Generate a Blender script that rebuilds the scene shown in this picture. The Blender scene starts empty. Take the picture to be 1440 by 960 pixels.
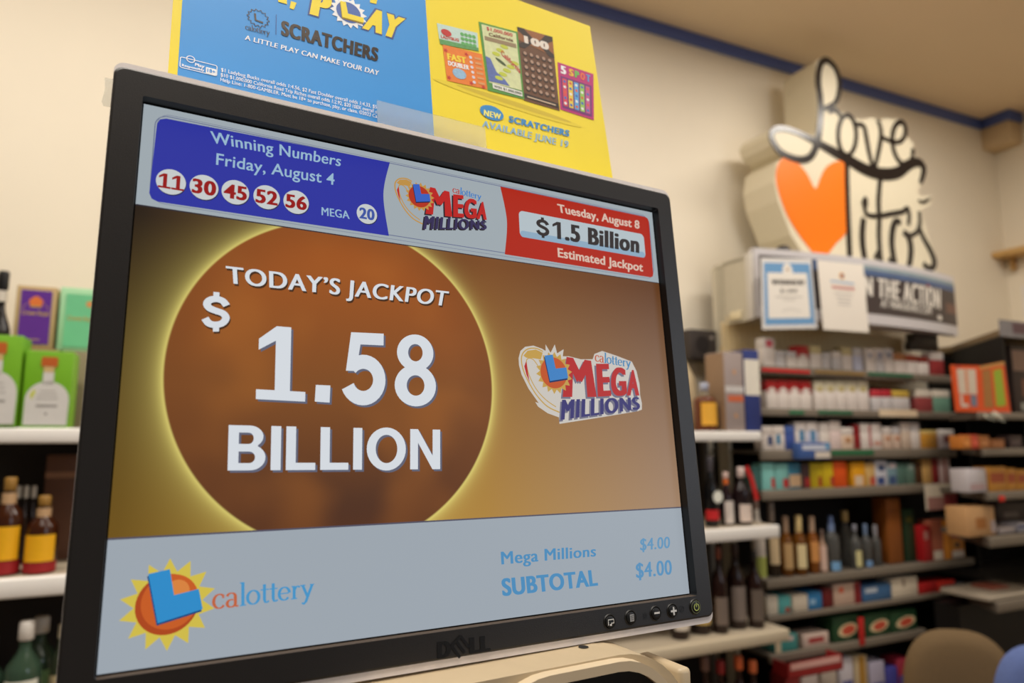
import bpy, bmesh, math, random
from math import sin, cos, pi, sqrt, atan2, radians, tan
from mathutils import Vector, Matrix, geometry
random.seed(5)
S = bpy.context.scene
COL = S.collection

# ------------------------------------------------------------------ camera
F = 985.0                       # focal length in pixels of the 1440 x 960 frame
TH = math.atan(135 / F)         # the camera looks up a little
CAM = Vector((0, 0, 1.35))
RGT = Vector((1, 0, 0)); UPV = Vector((0, -sin(TH), cos(TH))); FWD = Vector((0, cos(TH), sin(TH)))
cd = bpy.data.cameras.new('camera'); cam = bpy.data.objects.new('camera', cd); COL.objects.link(cam)
cd.sensor_width = 36; cd.lens = F / 1440 * 36; cd.clip_start = .02
cam.matrix_world = Matrix(((RGT.x, UPV.x, -FWD.x, CAM.x), (RGT.y, UPV.y, -FWD.y, CAM.y), (RGT.z, UPV.z, -FWD.z, CAM.z), (0, 0, 0, 1)))
cd.dof.use_dof = True; cd.dof.focus_distance = .425; cd.dof.aperture_fstop = 6.3
S.camera = cam
S.view_settings.view_transform = 'Standard'; S.view_settings.look = 'None'
S.view_settings.exposure = 0; S.view_settings.gamma = 1; S.view_settings.use_curve_mapping = False

def ray(px, py): return RGT * ((px - 720) / F) - UPV * ((py - 480) / F) + FWD

class Fr:
    """a place frame: X along, Y away from the viewer, Z up"""
    def __init__(s, o, ex, ey, ez):
        s.o = o; s.ex = ex; s.ey = ey; s.ez = ez
        s.m = Matrix(((ex.x, ey.x, ez.x, o.x), (ex.y, ey.y, ez.y, o.y), (ex.z, ey.z, ez.z, o.z), (0, 0, 0, 1)))
    def at(s, px, py, y=0.0):
        d = ray(px, py); k = (y - (CAM - s.o).dot(s.ey)) / d.dot(s.ey); q = CAM + d * k - s.o
        return q.dot(s.ex), q.dot(s.ez)
    def flat(s, px, py, z):
        d = ray(px, py); k = (z - (CAM - s.o).dot(s.ez)) / d.dot(s.ez); q = CAM + d * k - s.o
        return q.dot(s.ex), q.dot(s.ey)
    def depth(s, x, y, z):
        return (s.o + s.ex * x + s.ey * y + s.ez * z - CAM).dot(FWD)

# back-wall frame: y = 0 is the front edge of the liquor shelves, the wall is at y = WALL
PSI = radians(65.0)
_d = Vector((sin(PSI), cos(PSI), 0)); _i = Vector((-cos(PSI), sin(PSI), 0))
W = Fr(Vector((-.665 * 1.9, 1.9, 0)), _d, _i, Vector((0, 0, 1)))
WALL = .40
# monitor frame (origin at the centre of the screen)
def _rot(r):
    t = r.length; k = r / t
    return Matrix.Rotation(t, 3, k)
_R = _rot(Vector((-.237346338, -.520731856, .0150557858)))
def _c2w(v): return RGT * v.x - UPV * v.y + FWD * v.z
_X = _c2w(_R @ Vector((1, 0, 0))); _D = _c2w(_R @ Vector((0, 1, 0))); _N = _c2w(_R @ Vector((0, 0, 1)))
M = Fr(CAM + _c2w(Vector((-.0356831729, .0223801711, .410889811))), _X, _N, -_D)

# ------------------------------------------------------------------ light
wd = bpy.data.worlds.new('store_ambient'); S.world = wd; wd.use_nodes = True
bg = wd.node_tree.nodes['Background']; bg.inputs[0].default_value = (1.0, .90, .78, 1); bg.inputs[1].default_value = .12
def area(name, loc, aim, sx, sy, power, col, spread=180):
    l = bpy.data.lights.new(name, 'AREA'); l.shape = 'RECTANGLE'; l.size = sx; l.size_y = sy; l.energy = power; l.color = col; l.spread = radians(spread)
    o = bpy.data.objects.new(name, l); COL.objects.link(o); o.location = loc
    o.rotation_euler = (Vector(aim) - Vector(loc)).to_track_quat('-Z', 'Y').to_euler()
    return o
def wl(x, y, z): return W.o + W.ex * x + W.ey * y + W.ez * z
WARM = (1.0, .93, .835)
CEIL = 3.408
for nm, x, y, pw in (('ceiling_lamp_over_left_shelf', -.6, -.9, 36), ('ceiling_lamp_over_middle_shelf', 1.0, -.8, 25), ('ceiling_lamp_over_sign', 2.3, -.85, 11), ('added_light_over_corner', 3.5, -.75, 25)):  # the corner one is an added, unseen light that brightens the right wall
    p = wl(x, y, CEIL - .03)
    a = area(nm, p, p + Vector((0, 0, -1)), 1.1, .3, pw, WARM, 176); a.rotation_euler = (0, 0, atan2(W.ex.y, W.ex.x))
p = Vector((-.15, -.1, CEIL - .03)); area('ceiling_lamp_over_counter', p, p + Vector((0, 0, -1)), 1.6, 1.2, 25, WARM, 100)
p = Vector((1.7, .6, CEIL - .03)); area('added_light_over_aisle', p, p + Vector((0, 0, -1)), 1.2, 1.2, 18, WARM)  # extra light with no known fixture, added to lift the far right side
area('shop_window_daylight', (2.8, -.35, 1.9), (.1, .5, 1.3), 1.3, 1.2, 15, (.80, .88, 1.0))

# ------------------------------------------------------------------ materials
def lin(c):
    r = []
    for v in c[:3]:
        v = v / 255.0; r.append(v / 12.92 if v <= .04045 else ((v + .055) / 1.055) ** 2.4)
    return (r[0], r[1], r[2], 1.0)
_mc = {}
def mat(c, rough=.5, metal=0.0, noise=.06, scale=40, bump=0.0, spec=.5, trans=0.0, alpha=1.0, name=None, ior=1.45):
    key = (tuple(c), rough, metal, noise, scale, bump, spec, trans, alpha)
    if key in _mc: return _mc[key]
    m = bpy.data.materials.new(name or 'surface_%d_%d_%d' % tuple(c[:3])); m.use_nodes = True
    nt = m.node_tree; b = nt.nodes['Principled BSDF']
    b.inputs['Roughness'].default_value = rough; b.inputs['Metallic'].default_value = metal
    b.inputs['Specular IOR Level'].default_value = spec; b.inputs['Transmission Weight'].default_value = trans
    b.inputs['Alpha'].default_value = alpha; b.inputs['IOR'].default_value = ior
    if noise > 0 or bump > 0:
        tc = nt.nodes.new('ShaderNodeTexCoord'); n = nt.nodes.new('ShaderNodeTexNoise'); n.inputs['Scale'].default_value = scale; n.inputs['Detail'].default_value = 3
        nt.links.new(tc.outputs['Object'], n.inputs['Vector'])
        mx = nt.nodes.new('ShaderNodeMix'); mx.data_type = 'RGBA'
        L = lin(c)
        mx.inputs[6].default_value = tuple(max(0, v * (1 - noise)) for v in L[:3]) + (1,)
        mx.inputs[7].default_value = tuple(min(1, v * (1 + noise)) for v in L[:3]) + (1,)
        nt.links.new(n.outputs['Fac'], mx.inputs[0]); nt.links.new(mx.outputs[2], b.inputs['Base Color'])
        if bump > 0:
            bp = nt.nodes.new('ShaderNodeBump'); bp.inputs['Strength'].default_value = bump; bp.inputs['Distance'].default_value = .001
            nt.links.new(n.outputs['Fac'], bp.inputs['Height']); nt.links.new(bp.outputs['Normal'], b.inputs['Normal'])
    else: b.inputs['Base Color'].default_value = lin(c)
    _mc[key] = m; return m
_ec = {}
def lit(c):
    """a colour shown by the switched-on screen"""
    if tuple(c) in _ec: return _ec[tuple(c)]
    m = bpy.data.materials.new('screen_%d_%d_%d' % tuple(c)); m.use_nodes = True
    b = m.node_tree.nodes['Principled BSDF']; b.inputs['Base Color'].default_value = (.004, .004, .004, 1); b.inputs['Roughness'].default_value = .35
    b.inputs['Specular IOR Level'].default_value = .15
    b.inputs['Emission Color'].default_value = lin(c); b.inputs['Emission Strength'].default_value = 1
    _ec[tuple(c)] = m; return m

# ------------------------------------------------------------------ mesh building
class MB:
    def __init__(s): s.v = []; s.f = []; s.fm = []; s.m = []; s.sm = []
    def mi(s, m):
        if m not in s.m: s.m.append(m)
        return s.m.index(m)
    def raw(s, vs, fs, m, smooth=False):
        b = len(s.v); s.v += [tuple(v) for v in vs]; k = s.mi(m)
        for f in fs: s.f.append([b + i for i in f]); s.fm.append(k); s.sm.append(smooth)
    def box(s, x0, x1, y0, y1, z0, z1, m):
        vs = [(x, y, z) for x in (x0, x1) for y in (y0, y1) for z in (z0, z1)]
        s.raw(vs, [(0, 1, 3, 2), (4, 6, 7, 5), (0, 4, 5, 1), (2, 3, 7, 6), (0, 2, 6, 4), (1, 5, 7, 3)], m)
    def bevbox(s, x0, x1, y0, y1, z0, z1, m, r=.003):
        """box with chamfered vertical and horizontal edges"""
        bm = bmesh.new(); bmesh.ops.create_cube(bm, size=1)
        for v in bm.verts: v.co = Vector(((x0 + x1) / 2 + v.co.x * (x1 - x0), (y0 + y1) / 2 + v.co.y * (y1 - y0), (z0 + z1) / 2 + v.co.z * (z1 - z0)))
        r = min(r, .3 * min(abs(x1 - x0), abs(y1 - y0), abs(z1 - z0)))
        bmesh.ops.bevel(bm, geom=list(bm.edges), offset=r, segments=2, affect='EDGES', profile=.5)
        s.bm(bm, m, True)
    def bm(s, bm, m, smooth=False):
        bm.verts.ensure_lookup_table(); bm.verts.index_update()
        s.raw([v.co[:] for v in bm.verts], [[v.index for v in f.verts] for f in bm.faces], m, smooth); bm.free()
    def flat(s, loops, y, m, fn=None):
        """flat polygon (u,v loops, first is the outline) at depth y, facing the viewer"""
        if not isinstance(loops[0][0], (tuple, list, Vector)): loops = [loops]
        vv = [[Vector((p[0], p[1], 0)) for p in L] for L in loops]
        tri = geometry.tessellate_polygon(vv); al = [p for L in vv for p in L]
        fs = []
        for t in tri:
            a, b_, c = (al[i] for i in t)
            fs.append(t if (b_ - a).cross(c - a).z > 0 else t[::-1])
        s.raw([fn(p.x, p.y, y) if fn else (p.x, y, p.y) for p in al], fs, m)
    def prism(s, out, y0, y1, m, side=None, back=True, holes=(), smooth=False):
        """outline in (x,z) pushed from y0 (front) to y1 (back)"""
        loops = [list(out)] + [list(h) for h in holes]
        s.flat(loops, y0, m)
        if back:
            k = len(s.f); s.flat(loops, y1, side or m)
            for i in range(k, len(s.f)): s.f[i] = s.f[i][::-1]
        for L in loops:
            n = len(L); vs = [(p[0], y0, p[1]) for p in L] + [(p[0], y1, p[1]) for p in L]
            s.raw(vs, [(i, (i + 1) % n, n + (i + 1) % n, n + i) for i in range(n)], side or m, smooth)
    def slab(s, out, z0, z1, m):
        """plan outline in (x,y) raised from z0 to z1"""
        vv = [Vector((p[0], p[1], 0)) for p in out]; tri = geometry.tessellate_polygon([vv]); n = len(out)
        s.raw([(p[0], p[1], z1) for p in out], tri, m); s.raw([(p[0], p[1], z0) for p in out], tri, m)
        s.raw([(p[0], p[1], z0) for p in out] + [(p[0], p[1], z1) for p in out], [(i, (i + 1) % n, n + (i + 1) % n, n + i) for i in range(n)], m)
    def lathe(s, prof, cx, cy, m, n=24, a0=0, a1=2 * pi, smooth=True):
        full = abs(a1 - a0 - 2 * pi) < 1e-6; k = n if full else n + 1
        vs = []; fs = []
        for r, z in prof:
            for i in range(k):
                a = a0 + (a1 - a0) * i / n; vs.append((cx + r * cos(a), cy + r * sin(a), z))
        for j in range(len(prof) - 1):
            for i in range(n):
                i2 = (i + 1) % k; fs.append((j * k + i, j * k + i2, (j + 1) * k + i2, (j + 1) * k + i))
        s.raw(vs, fs, m, smooth)
    def ribbon(s, pts, wid, y, m, y1=None, closed=False):
        """stroke of varying width in the (u,v) plane; y1 gives it thickness"""
        n = len(pts); L = []; R = []
        for i in range(n):
            a = pts[(i - 1) % n] if (closed or i > 0) else pts[i]; b = pts[(i + 1) % n] if (closed or i < n - 1) else pts[i]
            dx, dz = b[0] - a[0], b[1] - a[1]; l = sqrt(dx * dx + dz * dz) or 1
            w = wid(i, dx / l, dz / l) if callable(wid) else wid
            nx, nz = -dz / l * w / 2, dx / l * w / 2
            L.append((pts[i][0] + nx, pts[i][1] + nz)); R.append((pts[i][0] - nx, pts[i][1] - nz))
        vs = []
        for a, b in zip(L, R):
            vs += [(a[0], y, a[1]), (b[0], y, b[1])]
        k = n if closed else n - 1
        s.raw(vs, [(2 * i, 2 * i + 1, 2 * ((i + 1) % n) + 1, 2 * ((i + 1) % n)) for i in range(k)], m)
        if y1 is not None:
            for Q in (L, R):
                vs = []
                for a in Q: vs += [(a[0], y, a[1]), (a[0], y1, a[1])]
                s.raw(vs, [(2 * i, 2 * i + 1, 2 * ((i + 1) % n) + 1, 2 * ((i + 1) % n)) for i in range(k)], m, True)
    def tube(s, pts, r, m, n=8):
        pts = [Vector(p) for p in pts]; vs = []; fs = []
        for i, p in enumerate(pts):
            d = (pts[min(i + 1, len(pts) - 1)] - pts[max(i - 1, 0)]).normalized()
            u = d.cross(Vector((0, 0, 1)))
            if u.length < .05: u = d.cross(Vector((1, 0, 0)))
            u.normalize(); w = d.cross(u)
            rr = r[i] if isinstance(r, (list, tuple)) else r
            for j in range(n):
                a = 2 * pi * j / n; vs.append(p + u * rr * cos(a) + w * rr * sin(a))
        for i in range(len(pts) - 1):
            for j in range(n): fs.append((i * n + j, i * n + (j + 1) % n, (i + 1) * n + (j + 1) % n, (i + 1) * n + j))
        fs.append(tuple(range(n))); fs.append(tuple(range(len(pts) * n - n, len(pts) * n)))
        s.raw(vs, fs, m, True)
    def build(s, name, parent=None, mw=None):
        me = bpy.data.meshes.new(name); me.from_pydata(s.v, [], s.f)
        for m in s.m: me.materials.append(m)
        me.polygons.foreach_set('material_index', s.fm); me.polygons.foreach_set('use_smooth', s.sm); me.update()
        o = bpy.data.objects.new(name, me); COL.objects.link(o)
        if parent is not None: o.parent = parent
        elif mw is not None: o.matrix_world = mw
        return o
def tag(o, label, cat, group=None, kind=None):
    if label: o['label'] = label
    if cat: o['category'] = cat
    if group: o['group'] = group
    if kind: o['kind'] = kind
    return o
def struct(o): o['kind'] = 'structure'; return o
def empty(name, mw, label, cat, group=None):
    o = bpy.data.objects.new(name, None); o.empty_display_size = .03; COL.objects.link(o); o.matrix_world = mw
    return tag(o, label, cat, group)
def T3(x, y, z): return Matrix.Translation((x, y, z))

def ell(cx, cz, rx, rz=None, n=40, a0=0, a1=2 * pi, rot=0):
    rz = rx if rz is None else rz; r = []
    k = n if abs(a1 - a0 - 2 * pi) < 1e-6 else n + 1
    for i in range(k):
        a = a0 + (a1 - a0) * i / n; x, z = rx * cos(a), rz * sin(a)
        r.append((cx + x * cos(rot) - z * sin(rot), cz + x * sin(rot) + z * cos(rot)))
    return r
def rrect(x0, x1, z0, z1, r, n=6, corners=(1, 1, 1, 1)):
    """rounded rectangle, corners in order bottom-left, bottom-right, top-right, top-left"""
    out = []
    for (cx, cz, a, on, qx, qz) in ((x0 + r, z0 + r, pi, corners[0], x0, z0), (x1 - r, z0 + r, 1.5 * pi, corners[1], x1, z0), (x1 - r, z1 - r, 0, corners[2], x1, z1), (x0 + r, z1 - r, .5 * pi, corners[3], x0, z1)):
        if on: out += [(cx + r * cos(a + pi / 2 * i / n), cz + r * sin(a + pi / 2 * i / n)) for i in range(n + 1)]
        else: out.append((qx, qz))
    return out
def star(cx, cz, r0, r1, n, rot=0, sx=1, curve=False):
    o = []
    for i in range(2 * n):
        a = rot + pi * i / n; r = r0 if i % 2 == 0 else r1
        o.append((cx + sx * r * cos(a), cz + r * sin(a)))
    return o
def spline(pts, k=6, closed=False):
    n = len(pts); out = []
    rng = range(n) if closed else range(n - 1)
    for i in rng:
        p = [pts[(i + j) % n] if closed else pts[min(max(i + j, 0), n - 1)] for j in (-1, 0, 1, 2)]
        for q in range(k):
            t = q / k
            out.append(tuple(.5 * (2 * p[1][c] + (p[2][c] - p[0][c]) * t + (2 * p[0][c] - 5 * p[1][c] + 4 * p[2][c] - p[3][c]) * t * t + (3 * p[1][c] - p[0][c] - 3 * p[2][c] + p[3][c]) * t ** 3) for c in range(len(pts[0]))))
    if not closed: out.append(tuple(pts[-1]))
    return out

# ------------------------------------------------------------------ lettering
_tc = {}
def raw_text(s, off, sp=1.0):
    if (s, off, sp) in _tc: return _tc[(s, off, sp)]
    c = bpy.data.curves.new('lettering', 'FONT'); c.body = s; c.size = 1; c.offset = off; c.fill_mode = 'FRONT'; c.resolution_u = 6; c.space_character = sp
    o = bpy.data.objects.new('lettering', c); COL.objects.link(o)
    me = bpy.data.meshes.new_from_object(o)
    v = [(p.co.x, p.co.y) for p in me.vertices]; f = [list(p.vertices) for p in me.polygons]
    bpy.data.objects.remove(o); bpy.data.curves.remove(c); bpy.data.meshes.remove(me)
    _tc[(s, off, sp)] = (v, f); return v, f
CAPH = max(p[1] for p in raw_text('H', 0)[0])
def bil(q, a, b):
    (x0, z0), (x1, z1), (x2, z2), (x3, z3) = q
    return ((x0 * (1 - a) + x1 * a) * (1 - b) + (x3 * (1 - a) + x2 * a) * b, (z0 * (1 - a) + z1 * a) * (1 - b) + (z3 * (1 - a) + z2 * a) * b)
def text(mb, s, q, y, m, bold=0.0, fn=None, sm=None):
    """letters between baseline q[0]-q[1] and cap line q[3]-q[2] (all in the plane's own u,v)"""
    off = 0 if any(ch in s for ch in '$MNWK') else min(bold, .018)
    v, f = raw_text(s, off, 1 + 1.6 * (bold if sm is None else sm))
    xs = [p[0] for p in v]; a0, a1 = min(xs), max(xs)
    ch = CAPH + 2 * off
    sh = bold if sm is None else sm
    shifts = [0.0] if sh < .012 else [-sh * .6, 0.0, sh * .6]
    e = max(shifts)
    for i, d in enumerate(shifts):
        pts = []
        for x, z in v:
            u, w = bil(q, (x + d - a0 + e) / (a1 - a0 + 2 * e), (z + off) / ch)
            yy = y - i * 4e-6
            pts.append(fn(u, w, yy) if fn else (u, yy, w))
        fs = [list(t) for t in f]
        mb.raw(pts, fs, m)
def rect(x0, x1, z0, z1): return [(x0, z0), (x1, z0), (x1, z1), (x0, z1)]
def one(mb, q, y, m, foot=True):
    P = [(.37, .0), (.37, .80), (.03, .66), (.03, .81), (.38, 1.0), (.68, 1.0), (.68, .0)]
    mb.flat([bil(q, *p) for p in P], y, m)
    if foot: mb.flat([bil(q, *p) for p in ((.0, 0), (1, 0), (1, .13), (0, .13))], y - 1e-6, m)
def dollar(mb, q, y, m, bold=.03):
    text(mb, 'S', [bil(q, 0, .1), bil(q, 1, .1), bil(q, 1, .9), bil(q, 0, .9)], y, m, bold)
    mb.flat([bil(q, *p) for p in ((.40, -.02), (.58, -.02), (.58, 1.02), (.40, 1.02))], y - 8e-6, m)
def _arc(cx, cz, rx, rz, a, b, n=16): return [(cx + rx * cos(radians(a + (b - a) * i / n)), cz + rz * sin(radians(a + (b - a) * i / n))) for i in range(n + 1)]
# heavy grotesque shapes for the biggest figures (cap height 1)
def _ring(cx, cz, rx, rz, hx, hz): return [ell(cx, cz, rx, rz, 36), ell(cx, cz, hx, hz, 36)]
def _rib(pts, w):
    L, R = [], []
    for i, p in enumerate(pts):
        a, c = pts[max(i - 1, 0)], pts[min(i + 1, len(pts) - 1)]; dx, dz = c[0] - a[0], c[1] - a[1]; l = sqrt(dx * dx + dz * dz)
        L.append((p[0] - dz / l * w / 2, p[1] + dx / l * w / 2)); R.append((p[0] + dz / l * w / 2, p[1] - dx / l * w / 2))
    return [L + R[::-1]]
GROT = {
 'I': (.21, [[rect(0, .21, 0, 1)]]),
 'L': (.64, [[[(0, 0), (.64, 0), (.64, .165), (.21, .165), (.21, 1), (0, 1)]]]),
 'B': (.76, [[[(0, 0), (.45, 0)] + _arc(.45, .285, .31, .285, -80, 62, 10) + _arc(.43, .755, .28, .245, -50, 90, 10) + [(0, 1)],
              [(.21, .16), (.43, .16)] + _arc(.43, .288, .115, .128, -80, 90, 8) + [(.21, .416)], [(.21, .585), (.41, .585)] + _arc(.41, .712, .10, .127, -80, 90, 8) + [(.21, .839)]]]),
 'O': (.96, [_ring(.48, .5, .48, .525, .265, .345)]),
 'N': (.78, [[[(0, 0), (.2, 0), (.2, .66), (.575, 0), (.78, 0), (.78, 1), (.58, 1), (.58, .34), (.2, 1), (0, 1)]]]),
 '5': (.70, [[rect(.12, .65, .83, 1)], [[(.06, .45), (.22, .45), (.285, .9), (.12, 1)]], _rib(_arc(.335, .33, .255, .255, 140, -158, 26), .2)]),
 '$': (.72, [_rib(spline([(.615, .70), (.52, .84), (.36, .89), (.20, .84), (.13, .72), (.20, .60), (.36, .525), (.53, .45), (.60, .31), (.52, .16), (.36, .105), (.19, .15), (.09, .30)], 5), .19), [rect(.285, .435, -.10, .08)], [rect(.285, .435, .92, 1.10)]]),
 '8': (.70, [_ring(.35, .745, .315, .265, .125, .125), _ring(.35, .275, .35, .295, .15, .145)]),
}
def grot(mb, word, q, y, m, gap=.10):
    tot = sum(GROT[c][0] for c in word) + gap * (len(word) - 1); x = 0; k = 0
    for c in word:
        for loops in GROT[c][1]:
            mb.flat([[bil(q, (x + p[0]) / tot, p[1]) for p in L] for L in loops], y - k * 3e-6, m); k += 1
        x += GROT[c][0] + gap
# small serif alphabet drawn with a broad nib (x-height 1), for the lottery's word mark
SERIF = {
 'c': (.80, [_arc(.42, .5, .36, .46, 40, 320)], [(.66, .72, .16)]),
 'a': (.86, [_arc(.36, .72, .26, .24, 170, 0, 8) + [(.62, .4), (.62, .1), (.70, .02), (.82, .06)], _arc(.36, .27, .26, .25, 60, 330)], []),
 'l': (.46, [[(.24, 0), (.24, 1.62)]], [(.24, .03, .40), (.15, 1.58, .20)]),
 'o': (.92, [_arc(.45, .5, .37, .47, 90, 450, 24)], []),
 't': (.58, [[(.26, 1.34), (.26, .25), (.32, .06), (.44, .03), (.56, .12)]], [(.28, .95, .54)]),
 'e': (.86, [[(.10, .52), (.72, .52)] , _arc(.43, .5, .35, .47, 3, 320)], []),
 'r': (.70, [[(.24, 0), (.24, .98)], [(.24, .62), (.34, .86), (.48, .96), (.62, .90)]], [(.24, .03, .42), (.16, .95, .2), (.58, .86, .14)]),
 'y': (.90, [[(.12, .98), (.47, .05)], [(.80, .98), (.47, .05), (.36, -.28), (.22, -.46), (.08, -.42)]], [(.14, .96, .36), (.78, .96, .30), (.12, -.38, .14)]),
}
def serif_word(mb, word, q, y, mats, thick=.20, thin=.07):
    """word between baseline q[0]-q[1] and x-height line q[3]-q[2]"""
    tot = sum(SERIF[c][0] for c in word); x = 0; k = 0
    uw = sqrt((q[1][0] - q[0][0]) ** 2 + (q[1][1] - q[0][1]) ** 2) / tot
    for c, m in zip(word, mats):
        adv, strokes, bars = SERIF[c]
        def mp(p): return bil(q, (x + p[0]) / tot, p[1])
        for st in strokes:
            pts = [mp(p) for p in st]
            if len(pts) < 4: pts = [tuple(pts[i][j] + (pts[i + 1][j] - pts[i][j]) * t / 4 for j in (0, 1)) for i in range(len(pts) - 1) for t in range(4)] + [pts[-1]]
            mb.ribbon(pts, lambda i, dx, dz: uw * (thin + (thick - thin) * abs(dz) ** 1.2), y - k * 3e-6, m); k += 1
        for bx, bz, bw in bars:
            mb.flat([mp((bx - bw / 2, bz - .035)), mp((bx + bw / 2, bz - .035)), mp((bx + bw / 2, bz + .045)), mp((bx - bw / 2, bz + .045))], y - k * 3e-6, m); k += 1
        x += adv

# ================================================================== THE SETTING
XL = -3.2
XC = W.at(1399, 218, WALL)[0]                    # corner with the right-hand wall
m_wall = mat((238, 228, 208), .75, noise=.02, scale=6)
m_ceil = mat((236, 214, 180), .85, noise=.02, scale=5)
m_trim = mat((78, 98, 164), .5, noise=.05)
b = MB(); b.box(XL, XC + .1, WALL, WALL + .1, 0, CEIL, m_wall); struct(b.build('wall_back', None, W.m))
b = MB(); b.box(XC, XC + .1, -4.6, WALL, 0, CEIL, m_wall); struct(b.build('wall_right', None, W.m))
b = MB(); b.box(XL, XC + .1, -4.6, WALL + .1, CEIL, CEIL + .08, m_ceil); struct(b.build('ceiling', None, W.m))
b = MB(); b.box(XL, XC + .1, -4.6, WALL + .1, -.08, 0, mat((128, 108, 88), .5, noise=.15, scale=3)); struct(b.build('floor', None, W.m))
# soffit boxed into the corner
SX = W.at(1379, 180, WALL)[0]; SZ = W.at(1399, 216, WALL)[1]
SY = WALL
for i in range(200):
    SY -= .005
    q = W.o + W.ex * SX + W.ey * SY + W.ez * CEIL - CAM
    if 720 + F * q.dot(RGT) / q.dot(FWD) > 1416: break
b = MB(); b.box(SX, XC, SY, WALL, SZ, CEIL, mat((214, 190, 152), .8, noise=.03, scale=6)); struct(b.build('trim_soffit', None, W.m))
TH_ = .062
b = MB()
b.bevbox(XL, SX, WALL - .022, WALL, CEIL - TH_, CEIL, m_trim, .004); struct(b.build('trim_1', None, W.m))
b = MB(); b.bevbox(SX - .022, SX, SY - .022, WALL - .022, CEIL - TH_, CEIL, m_trim, .004); struct(b.build('trim_2', None, W.m))
b = MB(); b.bevbox(SX, XC, SY - .022, SY, CEIL - TH_, CEIL, m_trim, .004); struct(b.build('trim_3', None, W.m))

# ================================================================== THE MONITOR
mon = empty('computer_monitor', M.m @ T3(0, 0, 0), 'large dark grey computer monitor showing the jackpot on its switched-on screen, in the foreground', 'monitor')
def uv(px, py, y=0.0): return M.at(px, py, y)
def U(l, y=0.0): return [M.at(p[0], p[1], y) for p in l]
m_bez = mat((30, 27, 26), .40, noise=.15, scale=1800, bump=.10, spec=.5, name='dark_textured_plastic')
m_blk = mat((9, 9, 10), .5, noise=0)
m_sil = mat((240, 232, 228), .38, noise=.05, scale=300)
m_dust = mat((70, 58, 48), .8, noise=.4, scale=500)
IX, IZ, OX, OZ, BY = .1698, .1362, .1833, .1502, -.0062
# bezel: front ring with softened outer edge, inner walls stepping down to the glass
b = MB()
inn = rrect(-IX, IX, -IZ, IZ, .0012, 3)
def ring(y, g): return rrect(-OX + g, OX - g, -OZ + g, OZ - g, .0045, 5)
b.flat([ring(BY, .0012), inn], BY, m_bez)
prev = ring(BY, .0012)
for (y, g) in ((BY + .0004, .0004), (BY + .0012, 0), (.0118, 0)):
    cur = ring(y, g); n = len(cur); py_ = BY if prev is not cur and y == BY + .0004 else (BY + .0004 if y == BY + .0012 else BY + .0012)
    b.raw([(p[0], py_, p[1]) for p in prev] + [(p[0], y, p[1]) for p in cur], [(i, (i + 1) % n, n + (i + 1) % n, n + i) for i in range(n)], m_bez, True)
    prev = cur
n = len(inn)
for i in range(n):
    a, c = inn[i], inn[(i + 1) % n]
    low = a[1] < -IZ + .0005 and c[1] < -IZ + .0005
    b.raw([(a[0], BY, a[1]), (c[0], BY, c[1]), (c[0] * .9985, 0.0004, c[1] * .9985), (a[0] * .9985, .0004, a[1] * .9985)], [(0, 3, 2, 1)], m_dust if low else m_blk)
b.build('bezel', mon)
# rear shell with the silver lip that shows above and below the bezel
b = MB()
lip = rrect(-OX - .0001, OX + .0001, -.1541, .1532, .0052, 5)
b.prism(lip, -.0046, .012, m_sil, holes=[rrect(-OX + .0001, OX - .0001, -OZ - .0001, OZ + .0001, .0046, 5)])
b.build('silver_frame', mon)['label'] = 'silver edge strip around the dark bezel'
b = MB()
st = [(.012, .0), (.030, .012), (.045, .05), (.055, .075)]
for (ya, ga), (yb, gb) in zip(st, st[1:]):
    A = rrect(-OX + ga + .001, OX - ga - .001, -.152 + ga, .151 - ga, .006, 5); B = rrect(-OX + gb + .001, OX - gb - .001, -.152 + gb, .151 - gb, .006, 5); n = len(A)
    b.raw([(p[0], ya, p[1]) for p in A] + [(p[0], yb, p[1]) for p in B], [(i, (i + 1) % n, n + (i + 1) % n, n + i) for i in range(n)], mat((40, 40, 42), .5))
b.flat(rrect(-OX + .076, OX - .076, -.077, .076, .006, 5), .055, mat((40, 40, 42), .5))
b.build('rear_shell', mon)

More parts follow.
